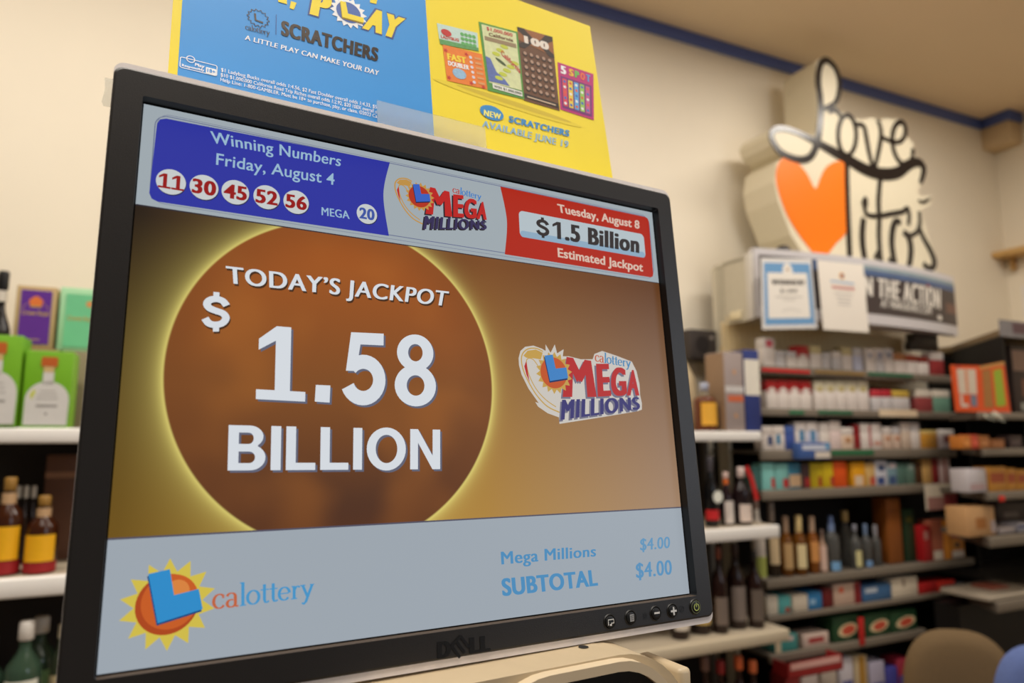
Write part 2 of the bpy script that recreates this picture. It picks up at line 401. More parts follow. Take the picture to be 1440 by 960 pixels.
# ---- the glass and what it shows
LY = -.00006                                          # one layer of the picture
b = MB(); b.flat(rect(-.1692, .1692, -.1355, .1355), .0003, mat((6, 6, 7), .25, noise=0))
screen = b.build('screen', mon)
def jackpot_material():
    m = bpy.data.materials.new('glowing_orb_picture'); m.use_nodes = True; nt = m.node_tree; b_ = nt.nodes['Principled BSDF']
    b_.inputs['Base Color'].default_value = (.004, .004, .004, 1); b_.inputs['Roughness'].default_value = .35; b_.inputs['Specular IOR Level'].default_value = .15
    N = nt.nodes.new; L = nt.links.new
    tc = N('ShaderNodeTexCoord'); sp = N('ShaderNodeSeparateXYZ'); L(tc.outputs['Object'], sp.inputs[0])
    def mth(op, a, c=None, clamp=False):
        n_ = N('ShaderNodeMath'); n_.operation = op; n_.use_clamp = clamp
        for k, x in enumerate((a, c)):
            if x is None: continue
            if isinstance(x, (int, float)): n_.inputs[k].default_value = x
            else: L(x, n_.inputs[k])
        return n_.outputs[0]
    def mr(x, a, c, smooth=False):
        n_ = N('ShaderNodeMapRange'); n_.interpolation_type = 'SMOOTHSTEP' if smooth else 'LINEAR'
        n_.inputs['From Min'].default_value = a; n_.inputs['From Max'].default_value = c; L(x, n_.inputs['Value']); return n_.outputs[0]
    def mix(f, a, c):
        n_ = N('ShaderNodeMix'); n_.data_type = 'RGBA'; n_.clamp_factor = True
        if isinstance(f, (int, float)): n_.inputs[0].default_value = f
        else: L(f, n_.inputs[0])
        for k, x in ((6, a), (7, c)):
            if isinstance(x, tuple): n_.inputs[k].default_value = lin(x)
            else: L(x, n_.inputs[k])
        return n_.outputs[2]
    u, v = sp.outputs[0], sp.outputs[2]
    dx = mth('SUBTRACT', u, -.0623); dz = mth('SUBTRACT', v, -.0020)
    r = mth('SQRT', mth('ADD', mth('MULTIPLY', dx, dx), mth('MULTIPLY', dz, dz)))
    # around the orb
    fx = mr(u, -.165, -.06); fz = mr(v, -.078, .075)
    left = mix(fz, (108, 80, 26), (38, 25, 18)); mid = mix(fz, (168, 130, 54), (96, 54, 25))
    fx2 = mr(u, .02, .165); right = mix(fz, (160, 130, 104), (98, 60, 32))
    midr = mix(fz, (172, 130, 62), (124, 76, 36))
    rb = mix(fx2, midr, right)
    outc = mix(mr(u, -.06, .03), mix(fx, left, mid), rb)
    d = mth('SUBTRACT', r, .0895)
    side = mr(u, -.15, .03)                           # the halo is wide on the left, thin on the right
    wdt = mth('ADD', .0105, mth('MULTIPLY', side, -.0062))
    dd = mth('MAXIMUM', d, 0.0)
    glow = mth('ADD', mth('MULTIPLY', mth('POWER', 2.718, mth('DIVIDE', dd, -.0022)), .62), mth('MULTIPLY', mth('POWER', 2.718, mth('MULTIPLY', mth('DIVIDE', dd, wdt), -1.0)), .36))
    outc = mix(mth('MULTIPLY', glow, .88), outc, (226, 212, 118))
    # inside the orb
    ins = mix(mr(v, -.08, -.01), (66, 42, 33), (126, 76, 37)); ins = mix(mr(v, -.005, .07), ins, (158, 84, 32))
    nz = N('ShaderNodeTexNoise'); nz.inputs['Scale'].default_value = 22; nz.inputs['Detail'].default_value = 1; L(tc.outputs['Object'], nz.inputs['Vector'])
    ins = mix(mth('MULTIPLY', mr(nz.outputs['Fac'], .45, .75, True), .30), ins, (176, 106, 44))
    ins = mix(mth('MULTIPLY', mr(r, .062, .089, True), .45), ins, (112, 64, 30))
    col = mix(mr(r, .0885, .0900, True), ins, outc)
    L(col, b_.inputs['Emission Color']); b_.inputs['Emission Strength'].default_value = 1
    return m
b = MB(); b.flat(rect(-.1690, .1690, -.0795, .0797), LY, jackpot_material()); b.build('orb_picture', screen)

def shadowed(mb, fn, cols, dx=.0009, dz=-.0009):
    pass
def soft(l, du, dv): return [(p[0] + du, p[1] + dv) for p in l]
C_W = lit((212, 217, 223)); C_SH = lit((96, 98, 116)); C_SH2 = lit((70, 44, 26))
# jackpot words
b = MB()
q = U([(319, 397.8), (627.8, 430.3), (631.4, 410.0), (317.3, 374.0)])
text(b, "TODAY\u2019S JACKPOT", soft(q, .0006, -.0011), 2 * LY, C_SH2, .03, sm=.05); text(b, "TODAY\u2019S JACKPOT", q, 3 * LY, C_W, .03, sm=.05)
q = U([(282.5, 462), (324.5, 461), (324.5, 417), (283.7, 413.5)])
grot(b, '$', soft(q, .0005, -.001), 2 * LY, C_SH2); grot(b, '$', q, 3 * LY, C_W)
for du, k, m in ((.0011, 2, C_SH), (0, 3, C_W)):
    sf = lambda l: soft(U(l), du, -du)
    one(b, sf([(359.6, 561), (429, 564.6), (431, 462), (362.5, 456.5)]), k * LY, m)
    b.flat(sf([(442.5, 564.5), (463.4, 566), (464.5, 542), (444, 541)]), k * LY, m)
    grot(b, '58', sf([(479, 566.5), (613.4, 570), (611.6, 472.5), (483, 466.5)]), k * LY, m, .14)
    grot(b, 'BILLION', sf([(319.9, 661.3), (618.8, 659.5), (618.8, 604.0), (321.5, 597.5)]), k * LY, m, .11)
b.build('jackpot_words', screen)

# banner of winning numbers along the top
b = MB()
b.flat(rect(-.1690, .1690, .0800, .1352), LY, lit((158, 168, 174)))
b.flat(rect(-.1690, .1690, .0793, .0800), LY, lit((48, 44, 52)))
b.ribbon(rrect(-.1632, .1652, .0845, .1308, .006, 6), .0005, 2 * LY, lit((104, 112, 142)), closed=True)
b.ribbon(rrect(-.1622, .1642, .0822, .1318, .006, 6), .0003, 2 * LY - 3e-6, lit((120, 128, 150)), closed=True)
tl, tr, mr_, br, bl = U([(221.5, 164.3), (548, 228.4), (539, 273.5), (546.7, 331.7), (209, 281.7)])
def cut(tl, tr, mid, br, bl, r=.004):
    arc = spline([tr, mid, br], 8)
    left = [(bl[0] + r, bl[1]), (bl[0] + r * .3, bl[1] + r * .3), (bl[0], bl[1] + r), (tl[0], tl[1] - r), (tl[0] + r * .3, tl[1] - r * .3), (tl[0] + r, tl[1])]
    return arc + left
b.flat(cut(tl, tr, mr_, br, bl), 3 * LY, lit((46, 52, 156)))
tl, bl, ml, tr, br = U([(703.3, 262.3), (709.7, 357.5), (712.6, 310.4), (911.7, 306), (919, 390.6)])
r = .003
b.flat(spline([bl, ml, tl], 8)[::-1][::-1] + [(tr[0] - r, tr[1]), (tr[0] - r * .3, tr[1] - r * .3), (tr[0], tr[1] - r), (br[0], br[1] + r), (br[0] - r * .3, br[1] + r * .3), (br[0] - r, br[1])], 3 * LY, lit((172, 40, 24)))
p0, p1 = uv(731, 334), uv(904.8, 331)
b.flat(rrect(p0[0], p1[0], uv(733, 333)[1], uv(904, 329.5)[1], .0032, 6), 4 * LY, lit((178, 190, 196)))
zb = uv(733, 333)[1]; b.flat(rrect(p0[0] + .0004, p1[0] - .0004, zb, zb + .0045, .0022, 5), 4 * LY - 1e-5, lit((140, 168, 190)))
C_T = lit((150, 182, 206))
text(b, 'Winning Numbers', U([(297.5, 200.8), (478.6, 234), (480.5, 219.5), (295.3, 184.4)]), 4 * LY, C_T, .012, sm=.03)
text(b, 'Friday, August 4', U([(303.6, 231.7), (470, 260.3), (470.5, 244.5), (304.5, 215.5)]), 4 * LY, C_T, .010)
text(b, 'MEGA', U([(452, 302.5), (491.7, 308), (490.5, 297), (452, 291.4)]), 4 * LY, C_T, .012, sm=.035)
for (cx, cy), s in (((240.5, 256), '11'), ((287, 263.6), '30'), ((331, 270.5), '45'), ((375, 277.5), '52'), ((416.4, 284.4), '56'), ((515.8, 301), '20')):
    c = uv(cx, cy); rr = .0061 if s == '20' else .0069
    b.flat(ell(c[0] + .0003, c[1] - .0005, rr), 4 * LY, lit((42, 44, 78))); b.flat(ell(c[0], c[1], rr), 5 * LY, lit((196, 200, 200)))
    hw, hz = (.0046, .0034) if s == '20' else (.0058, .0040)
    q = [(c[0] - hw, c[1] - hz), (c[0] + hw, c[1] - hz), (c[0] + hw, c[1] + hz), (c[0] - hw, c[1] + hz)]
    mm = lit((62, 84, 160)) if s == '20' else lit((146, 24, 24))
    if s == '11':
        one(b, [bil(q, a, z) for a, z in ((0, 0), (.5, 0), (.5, 1), (0, 1))], 6 * LY, mm); one(b, [bil(q, a, z) for a, z in ((.52, 0), (1.02, 0), (1.02, 1), (.52, 1))], 6 * LY, mm)
    else: text(b, s, q, 6 * LY, mm, .06, sm=.05)
C_P = lit((214, 186, 170))
text(b, 'Tuesday, August 8', U([(785, 298.4), (899, 322), (899, 310.6), (783, 286.5)]), 4 * LY, C_P, .03)
text(b, 'Estimated Jackpot', U([(784.4, 361.4), (904, 382), (904, 370.2), (783.5, 348.3)]), 4 * LY, C_P, .02)
q = U([(753.5, 330.5), (898.7, 356), (898.7, 332.5), (752.5, 306.5)]); sub = lambda a, c: [bil(q, a, 0), bil(q, c, 0), bil(q, c, 1), bil(q, a, 1)]
grot(b, '$', sub(0, .125), 5 * LY, lit((52, 46, 46))); one(b, sub(.148, .265), 5 * LY, lit((52, 46, 46)), False); text(b, '.5 Billion', sub(.262, 1), 5 * LY, lit((52, 46, 46)), .075)
b.build('winning_numbers_banner', screen)

# the two lottery word-and-sun logos
def mega_logo(mp, L0, white, cols):
    b = MB(); g, orange, blue, bluedk, red, navy, shadow, cared, cablue = [lit(c) for c in cols]
    f = lambda l: [mp(*p) for p in l]
    if white:
        out = [(175, 260), (190, 200), (230, 165), (300, 155), (370, 180), (403, 200), (402, 145), (445, 215), (480, 145), (500, 220), (555, 185), (548, 245), (600, 245), (700, 270), (800, 270), (815, 225), (880, 200), (1000, 240), (1130, 290), (1170, 370), (1195, 480), (1200, 570), (1215, 640), (1215, 695), (1180, 708), (900, 755), (520, 815), (515, 760), (420, 725), (340, 670), (315, 630), (345, 640), (260, 520), (200, 400), (178, 320)]
        b.flat(f(out), L0, lit((198, 192, 184)))
    b.flat(f([(215, 240), (250, 198), (320, 188), (378, 215), (362, 272), (300, 262), (240, 258)]), L0 + 1 * LY, g)
    k = L0 + 1.4 * LY
    for pts, w in (([(380, 205), (320, 178), (250, 185), (205, 230), (200, 300), (225, 390), (280, 500), (340, 590), (420, 670), (520, 718)], .0008), ([(340, 330), (300, 275), (258, 262), (240, 295), (262, 400), (322, 520), (402, 610), (490, 672)], .0006)):
        b.ribbon(f(spline(pts, 4)), w, k, g); k -= 4e-6
    b.flat(f([(238, 285), (222, 330), (240, 400), (268, 465), (252, 380), (245, 320)]), L0 + 2 * LY, red)
    def letters(dx, dy, y, m, mm):
        for s, q in (('M', [(545, 588), (832, 588), (785, 283), (578, 250)]), ('E', [(842, 586), (956, 580), (936, 308), (826, 308)]), ('G', [(950, 582), (1090, 572), (1075, 345), (955, 338)]), ('A', [(1086, 576), (1193, 576), (1168, 362), (1106, 362)])):
            text(b, s, f([(p[0] + dx, p[1] + dy) for p in q]), y, m, .09)
        text(b, 'MILLIONS', f([(p[0] + dx, p[1] + dy) for p in ((530, 782), (1200, 690), (1192, 590), (540, 612))]), y, mm, .10)
    letters(-14, 16, L0 + 2 * LY, shadow, shadow); letters(0, 0, L0 + 3 * LY, red, navy)
    c = mp(475, 385); s_ = (Vector(mp(475, 250)) - Vector(mp(475, 520))).length / 2 / .0108
    b.flat(star(c[0], c[1], .0142 * s_, .0112 * s_, 18, .1), L0 + 4 * LY, g)
    b.flat(ell(c[0] - .0004, c[1], .0104 * s_), L0 + 5 * LY, orange)
    Lp = [(390, 240), (460, 232), (485, 350), (575, 340), (590, 430), (437, 455)]
    b.flat(f([(p[0] - 4, p[1] + 14) for p in Lp]), L0 + 6 * LY, bluedk); b.flat(f(Lp), L0 + 7 * LY, blue)
    q = f([(818, 288), (1118, 340), (1118, 292), (818, 232)])
    serif_word(b, 'calottery', q, L0 + 4 * LY, [cared] * 2 + [cablue] * 7, .24, .09)
    return b.build('mega_millions_logo' if 0 else 'lottery_game_logo', screen)
A_ = lambda x, y: uv(700 + x / 6, 460 + y / 6)
mega_logo(A_, 1.8 * LY, True, [(190, 152, 74), (188, 82, 36), (62, 126, 190), (30, 48, 90), (176, 42, 42), (58, 54, 110), (112, 110, 128), (190, 92, 62), (60, 128, 176)])
s1, s2, s3 = [Vector(A_(*p)) for p in ((475, 385), (1200, 690), (530, 785))]
d1, d2, d3 = [Vector(uv(*p)) for p in ((590.2, 276.9), (684.3, 322.6), (594.8, 322.6))]
Ms = Matrix(((s2.x - s1.x, s3.x - s1.x), (s2.y - s1.y, s3.y - s1.y))).inverted(); Md = Matrix(((d2.x - d1.x, d3.x - d1.x), (d2.y - d1.y, d3.y - d1.y)))
def B_(x, y):
    p = Vector(A_(x, y)) - s1; q_ = d1 + Md @ (Ms @ p); return (q_.x, q_.y)
mega_logo(B_, 3 * LY, False, [(188, 142, 70), (176, 50, 30), (56, 96, 190), (34, 36, 66), (184, 36, 34), (54, 46, 84), (40, 32, 40), (176, 60, 54), (58, 120, 190)])

# white strip with the sale along the bottom
b = MB()
b.flat(rect(-.1690, .1690, -.1352, -.0802), LY, lit((156, 165, 174))); b.flat(rect(-.1690, .1690, -.0802, -.0793), LY, lit((82, 80, 96)))
c = uv(237, 849)
m_y, m_o, m_b, m_bd = lit((206, 186, 74)), lit((196, 92, 38)), lit((48, 138, 198)), lit((24, 66, 116))
b.flat(star(c[0], c[1], .0198, .0140, 14, .25), 2 * LY, m_y); b.flat(ell(c[0] - .0004, c[1], .0130), 3 * LY, lit((170, 70, 30))); b.flat(ell(c[0] + .0006, c[1] + .001, .0118), 4 * LY, m_o)
b.flat(ell(c[0] + .0032, c[1] + .0050, .0052), 4.5 * LY, lit((214, 130, 64)))
Lp = [(60 + x / 2.88, 720 + y / 2.88) for x, y in ((427, 250), (515, 230), (532, 335), (632, 310), (648, 392), (465, 450))]
b.flat(U([(p[0] - 1.4, p[1] + 3.2) for p in Lp]), 5 * LY, m_bd); b.flat(U(Lp), 6 * LY, m_b)
q = U([(299, 857), (441, 838.5), (441, 820.5), (299, 835.5)])
serif_word(b, 'calottery', q, 2 * LY, [lit((190, 98, 62))] * 2 + [lit((70, 146, 196))] * 7)
C_S = lit((76, 138, 184))
text(b, 'Mega Millions', U([(705, 793.4), (838, 781.8), (838, 766.9), (704, 775.6)]), 2 * LY, C_S, .05)
text(b, 'SUBTOTAL', U([(706.5, 838), (841, 823), (838.5, 800.6), (704.5, 813.5)]), 2 * LY, C_S, .055)
text(b, '$4.00', U([(900, 773.8), (942, 770.0), (942, 754.4), (900, 757)]), 2 * LY, lit((96, 146, 184)), .04)
text(b, '$4.00', U([(894.4, 812.6), (945, 807), (944, 787), (893.6, 791.6)]), 2 * LY, lit((88, 142, 184)), .045)
b.build('sale_strip', screen)

# buttons and the maker's mark on the lower bezel
def iuv(px, py): return M.at(px, py, BY)
for k, (cx, cy) in enumerate(((857, 874), (886.5, 868), (921.5, 862), (945, 858.5), (977, 853))):
    u_, v_ = iuv(cx, cy); r = .0041 if k != 4 else .0045
    b = MB()
    for (ra, ya), (rb, yb) in zip(((r * 1.12, BY - .0001), (r, BY - .0007), (r * .86, BY - .0003), (r * .8, BY - .0010), (r * .5, BY - .0014)), ((r, BY - .0007), (r * .86, BY - .0003), (r * .8, BY - .0010), (r * .5, BY - .0014), (0.00001, BY - .0015))):
        A = ell(u_, v_, ra, n=24); B = ell(u_, v_, rb, n=24)
        b.raw([(p[0], ya, p[1]) for p in A] + [(p[0], yb, p[1]) for p in B], [(i, (i + 1) % 24, 24 + (i + 1) % 24, 24 + i) for i in range(24)], m_blk if k != 4 else mat((16, 17, 15), .4, noise=0), True)
    o = b.build('button', mon)
    c = MB(); wh = mat((210, 210, 208), .4, noise=0) if k != 4 else mat((176, 190, 96), .4, noise=0); y = BY - .0017; h = r * .5
    if k == 0: c.ribbon([(u_ - h, v_ - h * .8), (u_ - h, v_ + h * .7), (u_ + h, v_ + h * .7), (u_ + h, v_ - h * .3), (u_, v_ - h * .3)], .0006, y, wh); c.flat(rect(u_ - h * .5, u_ + h * .2, v_ - h, v_ - h * .5), y, wh)
    if k == 1: c.flat(rect(u_ - h * .8, u_ + h * .7, v_ - h, v_ + h), y, mat((150, 150, 150), .4, noise=0)); [c.flat(rect(u_ - h * .6, u_ + h * .5, v_ + z * h, v_ + (z + .18) * h), y - 5e-6, m_blk) for z in (-.6, -.1, .4)]
    if k == 2: c.flat(rect(u_ - h * 1.1, u_ + h * 1.1, v_ - h * .1, v_ + h * .45), y, wh)
    if k == 3: c.flat(rect(u_ - h * 1.2, u_ + h * 1.2, v_ - h * .3, v_ + h * .3), y, wh); c.flat(rect(u_ - h * .3, u_ + h * .3, v_ - h * 1.2, v_ + h * 1.2), y - 5e-6, wh)
    if k == 4: c.ribbon(ell(u_, v_, h * .9, n=20, a0=radians(115), a1=radians(425)), .0006, y, wh); c.flat(rect(u_ - .0003, u_ + .0003, v_, v_ + h * 1.2), y - 5e-6, wh); c.ribbon(ell(u_, v_, r * .84, n=28), .0003, BY - .0012, mat((120, 126, 90), .3, noise=0), closed=True)
    c.build('button_symbol', o)
b = MB(); wh = mat((22, 22, 24), .25, noise=0); y = BY - .0003
text(b, 'D', U([(614.5, 926), (634, 923), (634, 900), (614.5, 902.5)], BY), y, wh, .12)
text(b, 'LL', U([(660, 919), (690, 914.5), (689, 892.5), (659.5, 896.5)], BY), y, wh, .12)
c0 = iuv(647, 909); e = .0040
for k in (-1, 0, 1):
    p = (c0[0] + k * .0027, c0[1] + k * .0021); b.ribbon([(p[0] - e * .6, p[1] + e * .8), (p[0] + e * .6, p[1] - e * .8)], .0016, y - 2e-6 * k, wh)
b.ribbon([(c0[0] - .0027 - e * .6, c0[1] - .0021 + e * .8), (c0[0] + .0027 - e * .6, c0[1] + .0021 + e * .8)], .0016, y - 9e-6, wh)
b.build('maker_mark', mon)
b = MB(); wh = mat((18, 18, 19), .3, noise=0)
s0 = iuv(907, 866); b.ribbon(ell(s0[0], s0[1], .0010, n=14), .0004, BY - .0002, wh, closed=True)
for a in range(8): b.ribbon([(s0[0] + .0015 * cos(a * pi / 4), s0[1] + .0015 * sin(a * pi / 4)), (s0[0] + .0022 * cos(a * pi / 4), s0[1] + .0022 * sin(a * pi / 4))], .0004, BY - .0002, wh)
p0, p1 = iuv(930, 861), iuv(938, 859.5); b.ribbon([p0, p1], .0004, BY - .0002, wh)
s0 = iuv(958.5, 856); b.ribbon(ell(s0[0], s0[1], .0020, n=14), .0004, BY - .0002, wh, closed=True); b.ribbon([(s0[0] - .0014, s0[1] - .0014), (s0[0] + .0014, s0[1] + .0014)], .0004, BY - .00021, wh)
b.build('bezel_symbols', mon)
# arm and foot behind the monitor, standing on the counter
COUNTER = .96
b = MB(); m_st = mat((44, 44, 46), .5)
inv = M.m.inverted()
foot_w = M.o + M.ey * .150; foot_w = Vector((foot_w.x, foot_w.y, COUNTER))
def loc(p): return inv @ p
top = Vector((0, .055, -.02))
b.tube([top, Vector((0, .085, -.06)), loc(foot_w + Vector((0, 0, .06))), loc(foot_w + Vector((0, 0, .012)))], [.03, .03, .028, .03], m_st, 14)
b.build('stand_neck', mon)
b = MB(); ang = atan2(M.ex.y, M.ex.x)
pl = []
for p in rrect(-.12, .12, -.09, .09, .05, 8): pl.append(Vector((p[0] * cos(ang) - p[1] * sin(ang), p[0] * sin(ang) + p[1] * cos(ang), 0)) + foot_w)
n = len(pl)
b.raw([loc(p) for p in pl] + [loc(p + Vector((0, 0, .014))) for p in pl], [tuple(range(n)), tuple(range(n, 2 * n))] + [(i, (i + 1) % n, n + (i + 1) % n, n + i) for i in range(n)], m_st)
b.build('stand_foot', mon)

# ================================================================== POSTER BEHIND THE MONITOR
al = radians(5); Pz = M.ez * cos(al) + M.ey * sin(al); Py = M.ey * cos(al) - M.ez * sin(al)
P = Fr(M.o + M.ey * .03 + M.ez * .155, M.ex.copy(), Py, Pz)
def PU(l, y=0.0): return [P.at(p[0], p[1], y) for p in l]
x0 = P.at(236.5, 98)[0]; x1 = P.at(845, 140)[0]; xb = P.at(604, 91)[0]; xy = P.at(252.5, 60)[0]; zt = P.at(829, 36.5)[1]
post = empty('advertising_poster', P.m, 'blue and yellow card poster advertising scratch tickets, standing behind the top of the monitor', 'poster')
m_py = mat((246, 222, 46), .45, noise=.02); m_pb = mat((54, 150, 226), .45, noise=.02); m_pw = mat((244, 246, 248), .45, noise=.01)
b = MB(); b.box(x0, x1, 0, .0012, -.022, zt, m_py); b.build('card', post)
PL = -.00012
b = MB(); b.flat(rect(xy, xb, -.021, zt), PL, m_pb); b.build('blue_panel', post)
b = MB()
m_ol = mat((58, 84, 150), .45, noise=.02)
Pq = PU([(435, 20), (462, 28), (468, -4), (441, -12)]); Aq = PU([(509, 40), (559, 56), (570, 27), (519, 11)])
def big(s, q):
    text(b, s, [(q[0][0] - .0012, q[0][1] - .0012), (q[1][0] + .0012, q[1][1] - .0012), (q[2][0] + .0012, q[2][1] + .0012), (q[3][0] - .0012, q[3][1] + .0012)], 2 * PL, m_ol, .17)
    text(b, s, q, 3 * PL, m_py, .12)
big('P', Pq); big('AY', Aq)
for l in ([(390, -14), (402, -11), (403.5, 6.5), (391, 3)], [(409, 2), (417, 4.5), (413, 14), (407, 12)], [(521, -6), (531, -3), (529, 6), (520, 4)]):
    b.flat(PU(l), 3 * PL, m_py)
c = P.at(490, 18); b.flat(star(c[0], c[1], .0130, .0100, 16, .1), 3 * PL, m_pw); b.flat(ell(c[0], c[1], .0085), 4 * PL, mat((70, 104, 178), .45))
Lp = [(478, 2), (486, 4), (489, 20), (511, 26), (511, 33), (481, 25)]
b.flat(PU([(p[0] - .6, p[1] + 1.6) for p in Lp]), 5 * PL, mat((170, 140, 40), .45)); b.flat(PU(Lp), 6 * PL, m_py)
m_foil = mat((78, 72, 68), .3, .7, noise=.5, scale=260)
text(b, 'SCRATCHERS', PU([(395, 49.6), (531, 87), (532.5, 68.6), (395.5, 29)]), 3 * PL, m_foil, .085)
c = P.at(363, 26); b.ribbon(star(c[0], c[1], .0068, .0054, 14), .0006, 3 * PL, m_foil, closed=True); b.ribbon([(c[0] - .002, c[1] + .003), (c[0] - .0015, c[1] - .002), (c[0] + .003, c[1] - .0025)], .0012, 3 * PL, m_foil)
serif_word(b, 'calottery', PU([(345, 41.5), (379, 50.5), (379, 45.5), (345, 36.5)]), 3 * PL, [m_foil] * 9)
b.flat(PU([(387.5, 49), (388.3, 49.3), (388.8, 21), (388, 20.8)]), 3 * PL, m_ol)
text(b, 'A LITTLE PLAY CAN MAKE YOUR DAY', PU([(344, 56), (532, 106.5), (533.3, 100), (344.8, 49.6)]), 3 * PL, m_pw, .05)
text(b, '$1 Ladybug Bucks overall odds 1:4.56, $2 Fast Doubler overall odds 1:4.33, $5', PU([(310.6, 100.8), (529.4, 153.3), (529.8, 148.4), (310.9, 95.8)]), 3 * PL, m_pw, .02)
text(b, '$10 $1,000,000 California Road Trip Riches overall odds 1:2.92, $20 100X overall o', PU([(310, 107.8), (530, 160), (530.4, 155), (310.3, 103)]), 3 * PL, m_pw, .02)
text(b, 'Help Line: 1-800-GAMBLER. Must be 18+ to purchase, play, or claim. \u00a92023 Ca', PU([(309.7, 114.6), (530, 166.2), (530.4, 161.4), (310, 109.6)]), 3 * PL, m_pw, .02)
pa, pb_ = P.at(253, 92), P.at(305, 97)
ba, bb = P.at(279, 101)[1], P.at(279, 86.5)[1]
b.ribbon(rrect(pa[0], pb_[0], ba, bb, .001, 4), .0005, 3 * PL, m_pw, closed=True)
xm = P.at(289.5, 97)[0]; b.flat(rect(xm, pb_[0], ba, ba + (bb - ba) * .62), 3 * PL, m_pw)
text(b, '18+', [(xm + .0008, ba + .0012), (pb_[0] - .0008, ba + .0012), (pb_[0] - .0008, ba + .0036), (xm + .0008, ba + .0036)], 4 * PL, m_pb, .03)
text(b, 'Play', [(xm - .006, ba + .0034), (xm - .0008, ba + .0034), (xm - .0008, ba + .0054), (xm - .006, ba + .0054)], 3 * PL, m_pw, .04)
text(b, 'Responsibly', [(pa[0] + .001, ba + .0010), (xm - .0008, ba + .0010), (xm - .0008, ba + .0026), (pa[0] + .001, ba + .0026)], 3 * PL, m_pw, .04)
b.ribbon(ell(P.at(268, 86)[0], bb, .0022, n=16), .0005, 3.5 * PL, m_pw, closed=True)
b.build('slogan_print', post)
# pictures of the five tickets and the launch date
K2 = lambda l: PU([(520 + x / 3.43, y / 3.43) for x, y in l])
b = MB()
c = P.at(720, 150); b.flat(ell(c[0], c[1] + .002, .064, .0036, rot=-.05), 1.3 * PL, mat((236, 212, 46), .45, noise=.02)); b.flat(ell(c[0] + .004, c[1] + .003, .050, .0022, rot=-.05), 1.6 * PL, mat((214, 188, 44), .45, noise=.02))
def ticket(q, m, y=2): qq = K2(q); b.flat(qq, y * PL, m); return qq
q1 = ticket([(338, 213), (525, 248), (518, 160), (323, 112)], mat((196, 222, 214), .5, noise=.15, scale=500))
b.flat(ell(*bil(q1, .2, .62), .0042, .003), 3 * PL, mat((196, 40, 36), .5)); text(b, 'LADYBUG', [bil(q1, .05, .3), bil(q1, .5, .3), bil(q1, .5, .45), bil(q1, .05, .45)], 3 * PL, mat((196, 60, 40), .5), .05)
for i in range(4):
    for j in range(3): b.flat(ell(*bil(q1, .6 + i * .1, .25 + j * .24), .0016), 3 * PL, mat((96, 176, 96), .5))
b.flat([bil(q1, *p) for p in ((0, 0), (1, 0), (1, .18), (0, .25))], 2.5 * PL, mat((92, 158, 92), .5, noise=.3, scale=400))
q2 = ticket([(372, 390), (567, 432), (540, 262), (350, 215)], mat((236, 128, 40), .5, noise=.1, scale=300), 2.2)
text(b, 'FAST', [bil(q2, *p) for p in ((.08, .60), (.55, .60), (.55, .78), (.08, .78))], 3.2 * PL, mat((250, 220, 60), .5), .1)
text(b, 'DOUBLER', [bil(q2, *p) for p in ((.08, .44), (.60, .44), (.60, .57), (.08, .57))], 3.2 * PL, m_pw, .08)
b.flat(ell(*bil(q2, .33, .27), .0055, .0045), 3.2 * PL, mat((150, 190, 220), .5, noise=.3, scale=500))
for i in range(6): b.flat(ell(*bil(q2, .68, .12 + .14 * i), .0013), 3.2 * PL, mat((226, 222, 230), .5)); b.flat([bil(q2, *p) for p in ((.78, .10 + .14 * i), (.95, .10 + .14 * i), (.95, .16 + .14 * i), (.78, .16 + .14 * i))], 3.2 * PL, mat((224, 160, 100), .5))
for a, z in ((.06, .85), (.58, .88), (.06, .1), (.6, .08), (.9, .02 + .02)):
    b.flat(star(*bil(q2, a, z), .002, .0009, 5), 3.3 * PL, mat((206, 50, 40), .5))
q3 = ticket([(568, 437), (745, 480), (712, 155), (524, 105)], mat((84, 150, 62), .5, noise=.1, scale=300), 2.4)
b.flat([bil(q3, *p) for p in ((.06, .12), (.95, .12), (.95, .97), (.06, .97))], 3.4 * PL, mat((216, 222, 170), .5, noise=.18, scale=260))
text(b, '$1,000,000', [bil(q3, *p) for p in ((.18, .90), (.85, .90), (.85, .95), (.18, .95))], 4.4 * PL, mat((196, 60, 60), .5), .06)
text(b, 'California', [bil(q3, *p) for p in ((.22, .82), (.85, .82), (.85, .87), (.22, .87))], 4.4 * PL, mat((110, 70, 40), .5), .04)
b.flat([bil(q3, *p) for p in ((.1, .74), (.92, .74), (.92, .80), (.1, .80))], 4.2 * PL, mat((150, 128, 96), .5))
b.flat([bil(q3, *p) for p in ((.06, .14), (.62, .14), (.5, .22), (.3, .30), (.18, .48), (.06, .5))], 4.2 * PL, mat((92, 112, 176), .5, noise=.25, scale=300))
for i in range(8):
    b.flat(ell(*bil(q3, .35 + .12 * (i % 5), .22 + .07 * i), .0035, .0018), 4.3 * PL, mat((196, 206, 66), .5))
b.flat(ell(*bil(q3, .45, .47), .005, .0014, rot=-.5), 4.4 * PL, mat((70, 90, 50), .5))
text(b, 'California', [bil(q3, *p) for p in ((.48, .58), (.96, .36), (.98, .44), (.5, .66))], 4.6 * PL, mat((196, 60, 60), .5), .02)
b.flat([bil(q3, *p) for p in ((.15, .05), (.95, .03), (.95, .10), (.15, .12))], 4.2 * PL, mat((236, 236, 226), .5))
text(b, 'WIN $1,000,000!', [bil(q3, *p) for p in ((.18, .065), (.93, .05), (.93, .085), (.18, .10))], 4.6 * PL, mat((40, 60, 40), .5), .06)
q4 = ticket([(743, 485), (915, 535), (880, 180), (710, 130)], mat((104, 66, 40), .5, noise=.1, scale=300), 2.2)
b.flat([bil(q4, *p) for p in ((0, .82), (1, .72), (1, 1), (0, 1))], 3.0 * PL, mat((150, 92, 48), .5, noise=.3, scale=260))
